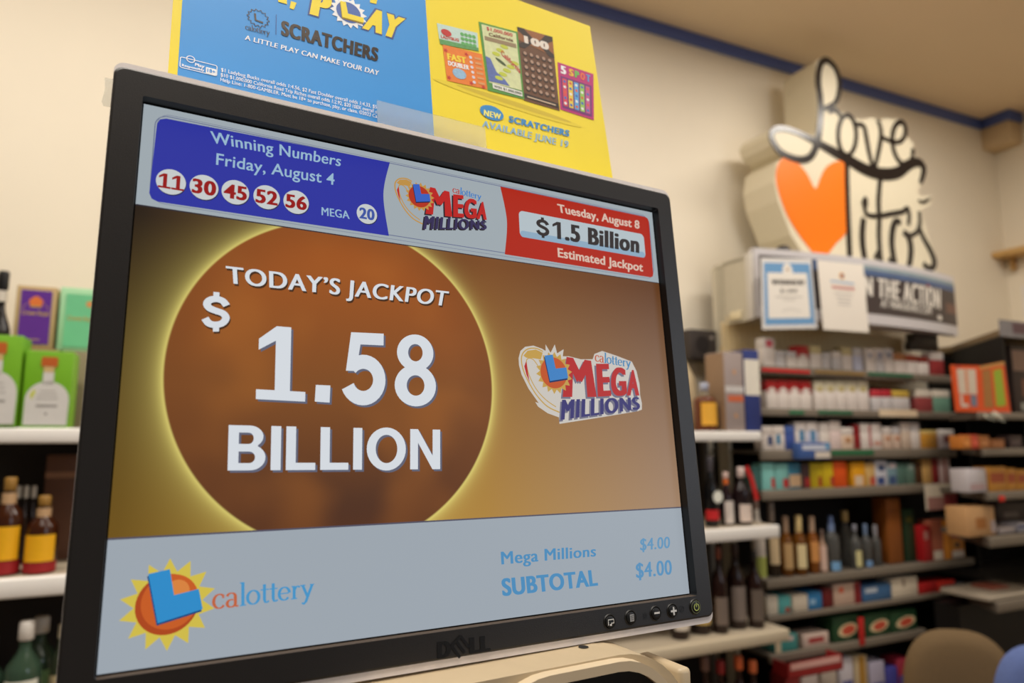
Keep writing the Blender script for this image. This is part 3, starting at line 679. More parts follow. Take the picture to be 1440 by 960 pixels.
for l in (((0, 1), (.18, 1), (.5, .86), (.4, .82), (0, .95)), ((1, 1), (.8, 1), (.55, .86), (.62, .82), (1, .94)), ((0, .72), (.16, .72), (.42, .84), (.3, .84), (0, .77)), ((1, .70), (.86, .70), (.6, .82), (.72, .84), (1, .75))):
    b.flat([bil(q4, *p) for p in l], 3.2 * PL, mat((50, 36, 30), .5))
text(b, '100', [bil(q4, *p) for p in ((.16, .80), (.86, .79), (.86, .90), (.16, .90))], 4 * PL, mat((232, 222, 210), .5), .1)
for i in range(5):
    for j in range(6):
        p = bil(q4, .15 + .175 * i, .17 + .095 * j); b.flat(ell(p[0], p[1], .0023, .0025), 3.4 * PL, mat((58, 40, 30), .5)); b.flat(ell(p[0], p[1] + .0006, .0016, .0016), 3.8 * PL, mat((176, 142, 120), .5))
b.flat([bil(q4, *p) for p in ((.02, .04), (.98, .03), (.98, .09), (.02, .10))], 3.4 * PL, mat((40, 26, 22), .5))
b.flat([bil(q4, *p) for p in ((.1, .055), (.9, .05), (.9, .065), (.1, .07))], 3.8 * PL, mat((216, 190, 160), .5))
q5 = ticket([(918, 528), (1080, 580), (1078, 358), (905, 300)], mat((190, 40, 120), .5, noise=.1, scale=300), 2.3)
b.flat([bil(q5, *p) for p in ((.06, .05), (.94, .05), (.94, .72), (.06, .72))], 3 * PL, mat((112, 40, 120), .5))
text(b, '5', [bil(q5, *p) for p in ((.07, .78), (.22, .78), (.22, .95), (.07, .95))], 3.4 * PL, m_pw, .12)
for ch, cc, i in (('S', (240, 190, 60), 0), ('P', (110, 190, 90), 1), ('O', (240, 120, 60), 2), ('T', (90, 160, 220), 3)):
    text(b, ch, [bil(q5, .30 + i * .16, .79), bil(q5, .43 + i * .16, .79), bil(q5, .43 + i * .16, .94), bil(q5, .30 + i * .16, .94)], 3.4 * PL, mat(cc, .5), .1)
for i, cc in enumerate(((216, 70, 90), (236, 206, 70), (90, 170, 226), (150, 200, 90), (196, 90, 150))):
    xx = .10 + .165 * i
    b.flat([bil(q5, *p) for p in ((xx, .1), (xx + .125, .1), (xx + .125, .68), (xx, .68))], 3.6 * PL, mat(cc, .5))
    for j in range(5): b.flat(ell(*bil(q5, xx + .062, .16 + .115 * j), .0013), 3.9 * PL, mat([(236, 236, 236), (70, 110, 190), (220, 90, 60)][(i + j) % 3], .5))
c = P.at(691.4, 159); b.flat(ell(c[0], c[1], .0098, .0062), 3 * PL, mat((46, 140, 206), .45))
text(b, 'NEW', K2([(548, 558), (632, 578), (632, 552), (550, 530)]), 4 * PL, mat((250, 240, 120), .45), .09)
text(b, 'SCRATCHERS', PU([(714.8, 171.6), (800, 192.4), (800.8, 184), (715.3, 162.7)]), 3 * PL, mat((52, 142, 206), .45), .075)
text(b, 'AVAILABLE JUNE 19', PU([(677.4, 178.4), (798.4, 208), (799.5, 199), (678.4, 169.5)]), 3 * PL, mat((140, 184, 214), .35, noise=.15, scale=300), .06)
b.build('ticket_print', post)
# clear clip that holds the poster to the monitor
m_clr = mat((214, 216, 206), .15, noise=0, spec=.5, alpha=.26)
q = PU([(531, 172), (684, 206), (683, 178), (531, 143.5)], -.004)
hold = empty('clear_plastic_clip', P.m, 'clear plastic strip clipped over the lower edge of the blue and yellow poster', 'clip')
b = MB(); b.box(min(q[0][0], q[3][0]), q[1][0], -.0045, -.0035, -.020, (q[3][1] + q[2][1]) / 2, m_clr); b.build('front_plate', hold)
b = MB(); b.box(q[0][0], q[1][0], -.0045, .004, -.023, -.020, m_clr); b.build('base_strip', hold)
# scrap of clear film sticking out behind the monitor's upper left corner
q = U([(143, 142), (155, 150), (166, 152), (176, 110), (157, 111), (147.5, 109)], .02)
b = MB(); b.prism([q[0], ((q[0][0] + q[1][0]) / 2 - .001, (q[0][1] + q[1][1]) / 2 - .0012), q[1], q[2], q[3], q[4], q[5], ((q[5][0] + q[0][0]) / 2 + .0008, (q[5][1] + q[0][1]) / 2)], .0200, .0206, m_clr)
tag(b.build('clear_film', None, M.m), 'scrap of clear film sticking out past the monitor\u2019s upper left corner', 'film')

# ================================================================== TERMINAL UNDER THE MONITOR
hx = Vector((M.ex.x, M.ex.y, 0)).normalized(); hy = Vector((-hx.y, hx.x, 0))
pm = M.at(820, 905, 0); wpt = M.o + M.ex * pm[0] + M.ez * pm[1]
Q = Fr(Vector((wpt.x, wpt.y, 0)) - hy * .034, hx, hy, Vector((0, 0, 1)))
m_bei = mat((186, 168, 138), .42, noise=.08, scale=60); m_pan = mat((10, 9, 10), .12, noise=0, spec=.6)
xr = Q.at(980, 955)[0]; ztop = Q.at(820, 934.5)[1]; xl = Q.at(480, 950)[0]
xs = Q.at(655, 955)[0]
term = empty('lottery_terminal', Q.m @ T3(0, 0, COUNTER), 'beige lottery terminal with a glossy black panel, right under the monitor', 'terminal')
R = .054
z0 = -COUNTER
body = [(xl, z0 + COUNTER), (xr, z0 + COUNTER)] + [(xr - R + R * cos(pi / 2 * i / 10), ztop - COUNTER - R + R * sin(pi / 2 * i / 10)) for i in range(11)] + [(xl + .02, ztop - COUNTER), (xl, ztop - COUNTER - .02)]
b = MB(); b.prism(body, .004, .10, m_bei, smooth=False)
ch = [(p[0] - (.004 if p[0] > 0 else -.004) if 0 else p[0], p[1]) for p in body]
b.build('housing', term)
g = .007
xr0 = xr; xr = Q.at(971, 955)[0]
rim = [(xr - g - (R - g) + (R - g) * cos(pi / 2 * i / 10), ztop - COUNTER - R + (R - .001) * sin(pi / 2 * i / 10)) for i in range(11)] + [(xs + (R - g) - (R - g) * sin(pi / 2 * i / 10), ztop - COUNTER - R + (R - .001) * cos(pi / 2 * i / 10)) for i in range(11)]
rim = [(xr - g, .02)] + rim + [(xs, .02)]
inn2 = [(xs + (xr - g - xs) * .5 + (p[0] - xs - (xr - g - xs) * .5) * .965, .022 if p[1] < .03 else p[1] - .0052) for p in rim]
b = MB(); b.prism(rim, -.003, .004, mat((206, 188, 158), .35, noise=.05), holes=[inn2], back=False); b.build('panel_rim', term)
b = MB(); b.flat(inn2, .0005, m_pan); b.build('black_panel', term)
xr = xr0; hp = Q.flat(820.5, 910, ztop)
b = MB(); b.lathe([(.0, ztop - COUNTER + .0003), (.003, ztop - COUNTER + .0004)], hp[0], hp[1], m_blk, 14); b.build('screw_hole', term)
hq = Q.at(978, 952)
b = MB(); b.bevbox(xr - .004, xr + .006, .01, .05, hq[1] - COUNTER - .03, hq[1] - COUNTER + .002, m_bei, .003); b.build('side_latch', term)
# counter
b = MB()
b.bevbox(-.75, .55, -.05, .42, COUNTER - .04, COUNTER, mat((150, 128, 100), .5, noise=.12, scale=30), .004)
ct = empty('sales_counter', Q.m, 'sales counter carrying the monitor and the terminal', 'counter')
b.build('worktop', ct)
b = MB(); b.box(-.72, .52, .02, .40, 0, COUNTER - .04, mat((120, 104, 86), .6)); b.build('base_cabinet', ct)

# ================================================================== LIQUOR SHELVING ALONG THE WALL
ORD = ['first', 'second', 'third', 'fourth', 'fifth', 'sixth', 'seventh', 'eighth', 'ninth', 'tenth', 'eleventh', 'twelfth', 'thirteenth', 'fourteenth', 'fifteenth', 'sixteenth']
m_shf = mat((246, 243, 238), .45, noise=.03); m_dk = mat((26, 18, 14), .7, noise=.2, scale=12); m_gry = mat((126, 116, 102), .5, noise=.05); m_dkg = mat((96, 88, 78), .55, noise=.06)
Y1, Y2, Y3 = 0.0, -.075, -.10
XE = W.at(1071, 612, Y1)[0]; XLS = -1.15
Z1 = .5 * (W.at(50, 601, Y1)[1] + W.at(1030, 607, Y1)[1]); Z2 = .5 * (W.at(50, 803, Y2)[1] + W.at(1040, 748, Y2)[1]); Z3 = W.at(1030, 897, Y3)[1]
liq = empty('liquor_shelving', W.m @ T3(0, 0, 0), 'long white-edged liquor shelving running along the back wall behind the monitor', 'shelving')
for y, z, h in ((Y1, Z1, .040), (Y2, Z2, .048), (Y3, Z3, .044), (Y3 - .02, .16, .05)):
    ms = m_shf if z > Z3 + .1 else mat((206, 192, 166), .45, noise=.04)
    b = MB(); b.box(XLS, XE, y + .02, WALL - .025, z - .022, z, mat((186, 172, 150), .5, noise=.05)); b.bevbox(XLS, XE, y, y + .022, z - h, z + .001, ms, .005); b.build('shelf', liq)
b = MB(); b.box(XLS, XE, WALL - .025, WALL - .002, 0, Z1 - .03, m_dk); b.build('back_panel', liq)
b = MB(); b.box(XLS, XE, Y3 + .02, WALL - .03, 0, .11, m_dk); b.build('plinth', liq)
for x in (-.62, .52, 1.62, XE - .01):
    b = MB(); b.box(x - .012, x + .012, WALL - .06, WALL - .026, .11, Z1 - .024, m_dkg); b.build('upright', liq)

def base(x, y, z): return W.m @ T3(x, y, z)
def span(x0, x1, yt, y): 
    return W.at(x0, yt, y)[0], W.at(x1, yt, y)[0]
def carton(name, label, cat, x0, x1, yt, zb, y, depth, c, bands=(), group=None, rough=.5, rot=0, ymid=None, side=None, extra=None, top=None):
    """a printed box standing on a shelf; bands = (u0,u1,v0,v1,colour) printed panels on its front"""
    dz = W.at((x0 + x1) / 2, yt, y)[1] - zb
    ym = ymid or (yt + 20)
    a, e = W.at(x0, ym, y)[0], W.at(x1, ym, y)[0]; w = e - a
    mw = base((a + e) / 2, y + depth / 2, zb) @ Matrix.Rotation(radians(rot), 4, 'Z')
    m = mat(c, rough); b = MB(); b.bevbox(-w / 2, w / 2, -depth / 2, depth / 2, 0, dz, m, .0025)
    if side: b.flat(rect(-w / 2 + .003, w / 2 - .003, .003, dz - .003), 0, mat(side, rough), fn=lambda u, v, yy: (-w / 2 - .0006, -u / w * depth, v)); b.flat(rect(-w / 2 + .003, w / 2 - .003, .003, dz - .003), 0, mat(side, rough), fn=lambda u, v, yy: (w / 2 + .0006, u / w * depth, v))
    o = b.build(name, None, mw); tag(o, label, cat, group)
    if bands or extra:
        b = MB()
        for i, (u0, u1, v0, v1, cc) in enumerate(bands): b.flat(rect(-w / 2 + u0 * w, -w / 2 + u1 * w, v0 * dz, v1 * dz), -depth / 2 - .0006 - .0002 * i, mat(cc, rough))
        if extra: extra(b, w, dz, -depth / 2 - .002)
        b.build('front_print', o)
    return o
def pack(label, x0, x1, yt, zb, y, lid, body, lidf=.34, group=None, mark=None, depth=.05, chevron=False, ym=None):
    """a small flip-top pack; far too small in the photograph to show parts"""
    dz = W.at((x0 + x1) / 2, yt, y)[1] - zb; a, e = W.at(x0, ym or yt + 20, y)[0], W.at(x1, ym or yt + 20, y)[0]; w = (e - a) * .96
    b = MB(); k = dz * (1 - lidf)
    b.bevbox(-w / 2, w / 2, 0, depth, 0, k, mat(body, .4), .002); b.bevbox(-w / 2, w / 2, 0, depth, k, dz, mat(lid, .4), .002)
    if chevron: b.flat([(-w / 2, k), (-w * .1, k + dz * .12), (w * .1, k + dz * .12), (w / 2, k), (w * .47, k - dz * .0), (-w * .47, k)], -.0006, mat(body, .4)); b.flat([(-w * .47, k), (-w * .47, k - dz * .1), (-w * .2, k)], -.0008, mat(lid, .4)); b.flat([(w * .47, k), (w * .2, k), (w * .47, k - dz * .1)], -.0008, mat(lid, .4))
    if mark:
        u0, u1, v0, v1, cc = mark; b.flat(rect(-w / 2 + u0 * w, -w / 2 + u1 * w, v0 * dz, v1 * dz), -.001, mat(cc, .4))
    return tag(b.build('cigarette_pack', None, base((a + e) / 2, y, zb)), label, 'cigarette pack', group)
LIQ = [(0.001, 0), (.46, 0), (.5, .02), (.5, .56), (.46, .63), (.22, .73), (.165, .78), (.165, .90)]
WINE = [(0.001, 0), (.47, 0), (.5, .02), (.5, .48), (.46, .56), (.26, .68), (.18, .78), (.17, .92)]
SQ = [(0.001, 0), (.48, 0), (.5, .02), (.5, .62), (.44, .68), (.2, .72), (.17, .76), (.17, .90)]
def bottle(label, xc, wpx, yt, zb, y, glass, cap, labels=(), prof=LIQ, group=None, capz=.86, capr=.19, rough=.12, trans=.0, neck=None, tilt=0):
    """lathe-turned bottle; labels = (v0, v1, colour, half-angle in degrees)"""
    x, zt = W.at(xc, yt, y); x = W.at(xc, yt + 40, y)[0]
    H = zt - zb; Wd = wpx * W.depth(x, y, zb) / F
    mw = base(x, y + Wd / 2, zb) @ Matrix.Rotation(radians(tilt), 4, 'Y')
    root = empty('bottle', mw, label, 'bottle', group)
    g = mat(glass, rough, noise=.03, trans=trans, spec=.5)
    b = MB(); b.lathe([(r * Wd, z * H) for r, z in prof], 0, 0, g, 24); b.build('glass_body', root)
    b = MB(); cr = capr * Wd; b.lathe([(cr * .9, capz * H), (cr, (capz + .01) * H), (cr, .985 * H), (cr * .85, H), (.0005, H)], 0, 0, mat(cap, .4), 18); b.build('cap', root)
    if neck:
        v0, v1, cc = neck; rr = max(r for r, z in prof if z >= v0 - .08 and z > .7) * Wd * 1.04
        b = MB(); b.lathe([(rr, v0 * H), (rr, v1 * H)], 0, 0, mat(cc, .45), 18); b.build('neck_label', root)
    for v0, v1, cc, ha in labels:
        b = MB(); rr = .508 * Wd; b.lathe([(rr, v0 * H), (rr, v1 * H)], 0, 0, mat(cc, .55, noise=.08, scale=120), 16, -pi / 2 - radians(ha), -pi / 2 + radians(ha)); b.build('label', root)
    return root

# ---- top shelf, left of the monitor
G = 'bottle cartons on the left end of the top shelf'
def tequila(b, w, dz, y):
    wh = mat((214, 212, 208), .45); y2 = y - .0003
    b.flat([(-.43 * w, .035 * dz), (.46 * w, .035 * dz), (.47 * w, .30 * dz)] + [(.02 * w + .45 * w * cos(a), .36 * dz + .24 * dz * sin(a)) for a in [pi * i / 14 for i in range(15)]] + [(-.43 * w, .30 * dz)], y, wh)
    b.flat(rect(-.10 * w, .12 * w, .56 * dz, .72 * dz), y, wh); b.flat(rect(-.10 * w, .12 * w, .72 * dz, .80 * dz), y2, mat((206, 178, 120), .45))
    b.flat(rrect(-.16 * w, .18 * w, .79 * dz, .92 * dz, .02 * dz, 4), y2, mat((190, 96, 40), .45))
    for k, (u, v) in enumerate(((.16, .47), (.2, .42), (.22, .37))): b.flat(rect(-u * w + .02 * w, u * w + .02 * w, v * dz, (v + .012) * dz), y2, mat((168, 164, 160), .5))
    b.flat(rect(-.2 * w, .24 * w, .27 * dz, .295 * dz), y2, mat((140, 136, 132), .5)); b.flat(ell(.02 * w, .18 * dz, .03 * w), y2, mat((140, 136, 132), .5))
    b.flat([(-.34 * w, .42 * dz), (-.26 * w, .5 * dz), (-.22 * w, .46 * dz), (-.3 * w, .36 * dz)], y2, mat((200, 206, 80), .5))
zb = Z1 + .001; GRN = (112, 172, 26)
carton('liquor_carton', 'lime green carton printed with a round clear bottle, beside the monitor on the top shelf', 'carton', 31, 100, 493, zb, .012, .11, GRN, extra=tequila, group=G, ymid=550)
carton('liquor_carton', 'taller lime green bottle carton cut off by the left picture edge', 'carton', -42, 27, 470, zb, .0, .12, GRN, extra=tequila, group=G, ymid=540)
rise = carton('shipping_carton', 'plain brown carton under the purple box, behind the lime green cartons', 'carton', 22, 80, 490, zb, .17, .13, (150, 120, 84), ymid=540)
zr = W.at(50, 490, .17)[1] + .001
m_gold = mat((208, 172, 96), .35, .3, noise=.15)
def crown(b, w, dz, y):
    b.flat(rect(-.38 * w, .38 * w, .07 * dz, .93 * dz), y, mat((98, 48, 148), .4, noise=.05)); y -= .0004
    b.flat([(-.14 * w, .68 * dz), (.14 * w, .68 * dz), (.18 * w, .76 * dz), (.08 * w, .82 * dz), (0, .84 * dz), (-.08 * w, .82 * dz), (-.18 * w, .76 * dz)], y, mat((224, 120, 60), .4)); b.flat(rect(-.14 * w, .14 * w, .655 * dz, .68 * dz), y - .0002, m_gold)
    for sg in (-1, 1): b.ribbon([(sg * .18 * w, .72 * dz), (sg * .27 * w, .68 * dz), (sg * .34 * w, .63 * dz)], .012 * w, y, m_gold)
    text(b, 'Crown Royal', [(-.33 * w, .53 * dz), (.33 * w, .53 * dz), (.33 * w, .60 * dz), (-.33 * w, .60 * dz)], y, m_gold, .02)
    b.flat(rect(-.16 * w, .16 * w, .13 * dz, .145 * dz), y, m_gold)
carton('whisky_carton', 'purple whisky box with gold border and crown, standing behind the lime green cartons', 'carton', 20, 78, 402, zr, .175, .11, (186, 158, 112), extra=crown, group=G, ymid=445)
carton('shipping_carton', 'plain carton under the pale green box, half hidden by the monitor', 'carton', 84, 142, 494, zb, .165, .13, (140, 130, 100), ymid=540)
zr2 = W.at(113, 494, .165)[1] + .001
def applebox(b, w, dz, y): b.flat(rect(-.36 * w, .4 * w, .06 * dz, .9 * dz), y, mat((116, 200, 150), .4)); text(b, 'Crown Royal', [(-.3 * w, .48 * dz), (.36 * w, .48 * dz), (.36 * w, .55 * dz), (-.3 * w, .55 * dz)], y - .0004, m_gold, .02); b.flat(ell(.22 * w, .75 * dz, .1 * w, .05 * dz), y - .0004, mat((220, 150, 90), .4))
carton('whisky_carton', 'pale mint green whisky box right of the purple one, partly behind the monitor', 'carton', 82, 142, 405, zr2, .17, .11, (166, 216, 170), extra=applebox, group=G, ymid=450)
bottle('dark bottle with black cap and white label, top shelf at the left picture edge', -1, 30, 378, zb, .145, (26, 22, 24), (20, 18, 18), [(.36, .58, (226, 224, 220), 100)], capz=.88, capr=.24, neck=(.80, .87, (210, 200, 190)))
# ---- second shelf, left of the monitor
G = 'yellow labelled bottles at the left end of the second shelf'
def yl(label, xc, yt, y):
    return bottle(label, xc, 40, yt, Z2 + .001, y, (58, 26, 10), (150, 112, 50), [(.16, .50, (236, 176, 20), 62), (.02, .15, (150, 26, 30), 100)], group=G, capz=.86, capr=.2, neck=(.72, .84, (196, 160, 120)))
yl('amber bottle with arched yellow label beside the monitor, second shelf', 57, 698, -.04); yl('amber bottle with yellow label at the left picture edge, second shelf', 8, 672, -.035)
for k, x in enumerate((22, 33, 44)): bottle('small white-capped bottle, %s of three behind the yellow labelled bottles' % ORD[k], x, 10, 683, Z2 + .001, .16 + .01 * k, (40, 24, 16), (206, 200, 190), group='white capped bottles at the back of the second shelf', capz=.84, capr=.34)
carton('bottle_carton', 'dark brown carton at the back of the second shelf beside the monitor', 'carton', 62, 110, 640, Z2 + .001, .2, .12, (96, 62, 44), bands=((0, 1, .78, .84, (140, 100, 74)),), ymid=690)
# ---- bottom shelf, left of the monitor
G = 'green tinted bottles with white caps on the bottom left shelf'
for k, (x, yt, y) in enumerate(((31, 878, -.08), (52, 872, .06), (-22, 902, -.05))):
    bottle(['green tinted bottle with white cap and red-dot label, bottom left', 'green tinted bottle with white cap, just behind the red-dot bottle', 'pale bottle with dark cap at the lower left picture corner'][k], x, 46, yt, Z3 + .001, y, (64, 88, 70), (214, 208, 200) if k < 2 else (50, 46, 44), [(.18, .52, (222, 222, 208), 60)] if k != 1 else [(.2, .5, (120, 160, 110), 70)], group=G, capz=.84, capr=.22, trans=.3)
x, z = W.at(22, 942, -.083); b = MB(); b.lathe([(.001, 0), (.012, .0), (.012, .002), (.001, .002)], 0, 0, mat((190, 40, 34), .5), 16)
for o in bpy.data.objects:
    if o.get('label', '').startswith('green tinted bottle with white cap and red-dot'):
        d = MB(); Wd = 46 * W.depth(x, -.08, Z3) / F; H = W.at(31, 878, -.08)[1] - Z3
        pts = ell(-.003, .42 * H, .011, n=18); d.flat(pts, -.512 * Wd, mat((186, 40, 34), .5)); text(d, 'BACARDI', [(-.03, .26 * H), (.03, .26 * H), (.03, .31 * H), (-.03, .31 * H)], -.514 * Wd, mat((60, 50, 44), .5), .03); d.build('red_emblem', o)
bottle('slim bottle with cream label squeezed against the monitor, bottom left shelf', 82, 20, 880, Z3 + .001, .02, (70, 80, 60), (220, 210, 180), [(.1, .5, (224, 206, 160), 80)])

# ---- top shelf, right of the monitor
zb = Z1 + .001
bottle('amber bottle with square yellow label and pale stopper, right of the monitor', 1002, 32, 537, zb, .03, (96, 44, 16), (170, 176, 196), [(.12, .58, (236, 176, 60), 58)], prof=SQ, capz=.84, capr=.2, rough=.1, neck=(.68, .82, (150, 140, 120)))
m_ = carton('tall_carton', 'tall grey-brown carton with white and orange bands, beside the amber bottle', 'carton', 1020, 1046, 495, zb, .02, .12, (160, 146, 142), bands=((0, 1, .49, .565, (206, 202, 200)), (.12, .95, .37, .45, (206, 104, 66)), (.45, .58, .72, .77, (206, 150, 96)), (.45, .58, .17, .22, (206, 150, 96))), side=(150, 122, 96), ymid=550)
carton('tall_carton', 'tall navy blue carton with big white label at the end of the top shelf', 'carton', 1048, 1069, 492, zb, .02, .09, (44, 58, 122), bands=((-.0, 1, .44, .88, (232, 226, 212)),), side=(40, 50, 104), ymid=550)
b = MB(); x, z = W.at(984, 500, .16); zj = z - zb
prof = [(.001, 0), (.075, 0), (.08, .01), (.082, zj * .4), (.07, zj * .7), (.035, zj * .93), (.02, zj), (.001, zj)]
b.lathe(prof, 0, 0, mat((206, 186, 150), .4), 24); tag(b.build('ceramic_jug', None, base(W.at(958, 560, .24)[0], .25, zb)), 'cream rounded jug half hidden by the monitor\u2019s right edge', 'jug')
sp = empty('loudspeaker', base(W.at(981, 500, .33)[0], .33, W.at(985, 507, .33)[1]), 'small dark box on the wall behind the cream jug', 'speaker')
hs = W.at(985, 466, .33)[1] - W.at(985, 507, .33)[1]
b = MB(); b.bevbox(-.08, .075, -.05, .065, 0, hs, mat((58, 50, 46), .6), .006); b.build('cabinet', sp)
b = MB(); b.flat(ell(.045, hs * .75, .010), -.0506, mat((150, 140, 130), .5)); b.flat(ell(-.01, hs * .5, .04), -.0508, mat((36, 30, 28), .8)); b.build('front_grille', sp)
# ---- second shelf, right of the monitor
zb = Z2 + .001
r_ = bottle('black champagne bottle with white round seal and red label', 1006, 20, 642, zb, -.02, (16, 16, 18), (70, 66, 72), [(.10, .24, (196, 30, 34), 90)], prof=WINE, capz=.78, capr=.2)
x = W.depth(0, 0, 0)
b = MB(); b.flat(ell(0.002, .118, .024, n=20), -.0385, mat((236, 238, 226), .3)); b.build('round_seal', r_)
bottle('wine bottle with orange neck wrap and white label, middle of the second shelf bottles', 1028, 19, 664, zb, -.01, (36, 22, 26), (220, 190, 180), [(.04, .46, (222, 212, 204), 58)], prof=WINE, capz=.88, capr=.22, neck=(.66, .88, (226, 110, 40)))
s_ = bottle('bottle with red diagonal sash and white square label at the shelf end', 1052, 26, 657, zb, -.03, (34, 22, 24), (226, 206, 200), [(.06, .36, (226, 208, 196), 56)], prof=LIQ, capz=.82, capr=.2, neck=(.90, .95, (190, 40, 40)))
b = MB(); b.ribbon([(-.02, .235), (.005, .19), (.032, .10)], .022, -.055, mat((196, 34, 34), .45), -.053); b.build('sash', s_)
# ---- third shelf, right of the monitor
zb = Z3 + .001; G = 'dark bottles with pale labels on the third shelf'
for k, (x, w, yt, cap, lab, l0, l1) in enumerate(((962, 26, 770, (60, 50, 44), (226, 214, 196), .10, .40), (992, 28, 772, (50, 40, 36), (222, 188, 110), .12, .42), (1018, 22, 770, (120, 60, 40), (120, 106, 96), .10, .42), (1043, 26, 765, (60, 40, 34), (124, 112, 104), .10, .50), (1069, 22, 775, (40, 36, 34), (104, 92, 82), .1, .5))):
    bottle('dark bottle with %s label, %s from the left on the third shelf' % (['white', 'yellow', 'grey-brown', 'broad grey', 'brown'][k], ORD[k]), x, w, yt, zb, -.05 + .02 * (k % 2), (36, 18, 14), cap, [(l0, l1, lab, 70)], group=G)
zb = .161; G = 'bottles with coloured caps on the lowest shelf'
for k, (x, cap, lab) in enumerate(((1000, (120, 90, 80), (200, 180, 160)), (1022, (150, 40, 40), (190, 150, 130)), (1048, (226, 110, 60), (140, 110, 90)), (1068, (226, 120, 70), (150, 120, 100)))):
    bottle('bottle with %s cap, %s from the left on the lowest liquor shelf' % (['brown', 'dark red', 'orange', 'pale orange'][k], ORD[k]), x, 24, 925 + (k % 2) * 6, zb, -.06, (46, 26, 20), cap, [(.3, .6, lab, 70)], group=G, capz=.86, capr=.26)

# ================================================================== CIGARETTE RACK
YU = .05
XU0 = W.at(1066, 560, YU)[0]; XU1 = W.at(1341, 560, YU)[0]
def zz(py, px=1200, y=YU): return W.at(px, py, y)[1]
rk = empty('display_rack', base(0, 0, 0), 'grey metal cigarette and liquor display rack under the heart sign', 'rack')
ROWS = []                                          # top edge, bottom edge at x = 1200
for yt, yb, x1 in ((521, 532, 1341), (577, 586.5, 1345), (632, 645, 1345), (685, 697.5, 1345), (803, 814, 1368), (851, 858, 1362), (902, 913, 1300), (990, 1002, 1300)):
    z1, z0_ = zz(yt), zz(yb); ROWS.append(z1)
    xe = W.at(x1, yt - (40 if yt > 700 else 0), YU)[0]
    b = MB(); b.box(XU0, xe, YU + .012, WALL - .04, z1 - .014, z1, m_dkg); b.bevbox(XU0, xe, YU - .002, YU + .014, z0_, z1 + .002, m_gry, .003); b.build('shelf', rk)
ZT0 = zz(462, 1200); ZHT = W.at(1075, 357, YU)[1]
b = MB(); b.box(XU0 + .03, W.at(1372, 700, WALL)[0], WALL - .035, WALL - .02, 0, zz(535), mat((24, 18, 15), .8)); b.build('back_panel', rk)
# wire grid above the top row
b = MB(); m_wr = mat((226, 204, 156), .4, noise=.05); zg0, zg1 = zz(520), zz(452)
xg0, xg1 = XU0 - .02, W.at(1278, 480, .2)[0]
for i in range(36):
    x = xg0 + (xg1 - xg0) * i / 35; b.box(x - .0018, x + .0018, .198, .202, zg0, zg1, m_wr)
for i in range(13):
    z = zg0 + (zg1 - zg0) * i / 12; b.box(xg0, xg1, .1965, .1985, z - .0018, z + .0018, m_wr)
b.build('wire_grid', rk)
b = MB(); b.box(xg0, xg1, .235, .24, zg0 - .03, zg1 - .02, mat((240, 218, 172), .6)); b.build('rear_board', rk)
# side post and side panel of the top box
xp = XU0
pz = W.at(1016, 380, .27)[1]
b = MB(); b.box(xp - .012, xp + .012, .262, .30, .0, pz, mat((200, 192, 172), .4)); b.box(xp - .010, xp + .010, .235, .258, .0, pz, mat((186, 178, 158), .4))
b.build('upright_post', rk)
b = MB(); b.box(xp - .0125, xp - .0121, .245, .254, zz(520), zz(490), mat((214, 170, 60), .5)); b.build('yellow_tag', rk)
ZB = W.at(1066, 449, YU)[1]
b = MB(); b.box(xp, xp + .012, YU + .035, .235, ZB, ZHT - .006, mat((196, 188, 168), .5)); b.bevbox(xp - .004, xp + .014, YU + .002, YU + .04, ZB, ZHT, mat((206, 200, 190), .45), .004); b.build('header_side', rk)
b = MB(); b.bevbox(xp - .012, xp - .0005, .12, .19, ZB + .012, ZB + .05, mat((226, 212, 176), .5), .003); b.build('side_clip', rk)
# header: a bowed sign board
xh0 = W.at(1062, 400, YU)[0]; xh1 = W.at(1343, 430, YU)[0]
zh0, zh1 = W.at(1262, 461, YU - .05)[1], W.at(1220, 367, YU - .05)[1]
hd = empty('header_sign', base(0, 0, 0), 'bowed dark header sign with white lettering along the top of the cigarette rack', 'sign')
HC = (xh0 + xh1) / 2; HWd = (xh1 - xh0) / 2
def hy_(x): return YU - .075 * (1 - ((x - HC) / HWd) ** 2) - .004
def hfn(x, z, y): return (x, hy_(x) + y, z)
NH = 24
def hband(b, z0, z1, m, y=0, x0=xh0, x1=xh1):
    vs = []; fs = []
    for i in range(NH + 1):
        x = x0 + (x1 - x0) * i / NH; vs += [hfn(x, z0, y), hfn(x, z1, y)]
    for i in range(NH): fs.append((2 * i, 2 * i + 2, 2 * i + 3, 2 * i + 1))
    b.raw(vs, fs, m, True)
b = MB(); m_hw = mat((206, 202, 204), .4, noise=.03)
out = [(xh0 + (xh1 - xh0) * i / NH, hy_(xh0 + (xh1 - xh0) * i / NH)) for i in range(NH + 1)] + [(xh1, YU + .03), (xh0, YU + .03)]
b.slab(out, zh0, zh1, m_hw); b.build('board', hd)
b = MB(); hh = zh1 - zh0
hband(b, zh0 + .16 * hh, zh0 + .90 * hh, mat((66, 56, 56), .4, noise=.2, scale=14), -.0010, xh0 + .02, xh1 - .004)
hband(b, zh0 + .74 * hh, zh0 + .90 * hh, mat((78, 100, 140), .4, noise=.25, scale=12), -.0016, xh0 + .30, xh1 - .004)
hband(b, zh0 + .83 * hh, zh0 + .90 * hh, mat((140, 158, 168), .4, noise=.2, scale=12), -.0020, xh0 + .40, xh1 - .004)
hband(b, zh0 + .35 * hh, zh0 + .52 * hh, mat((110, 78, 66), .4, noise=.3, scale=16), -.0013, xh1 - .12, xh1 - .004)
def hq(l): return [W.at(p[0], p[1], YU - .06) for p in l]
m_lt = mat((232, 226, 216), .4, noise=0)
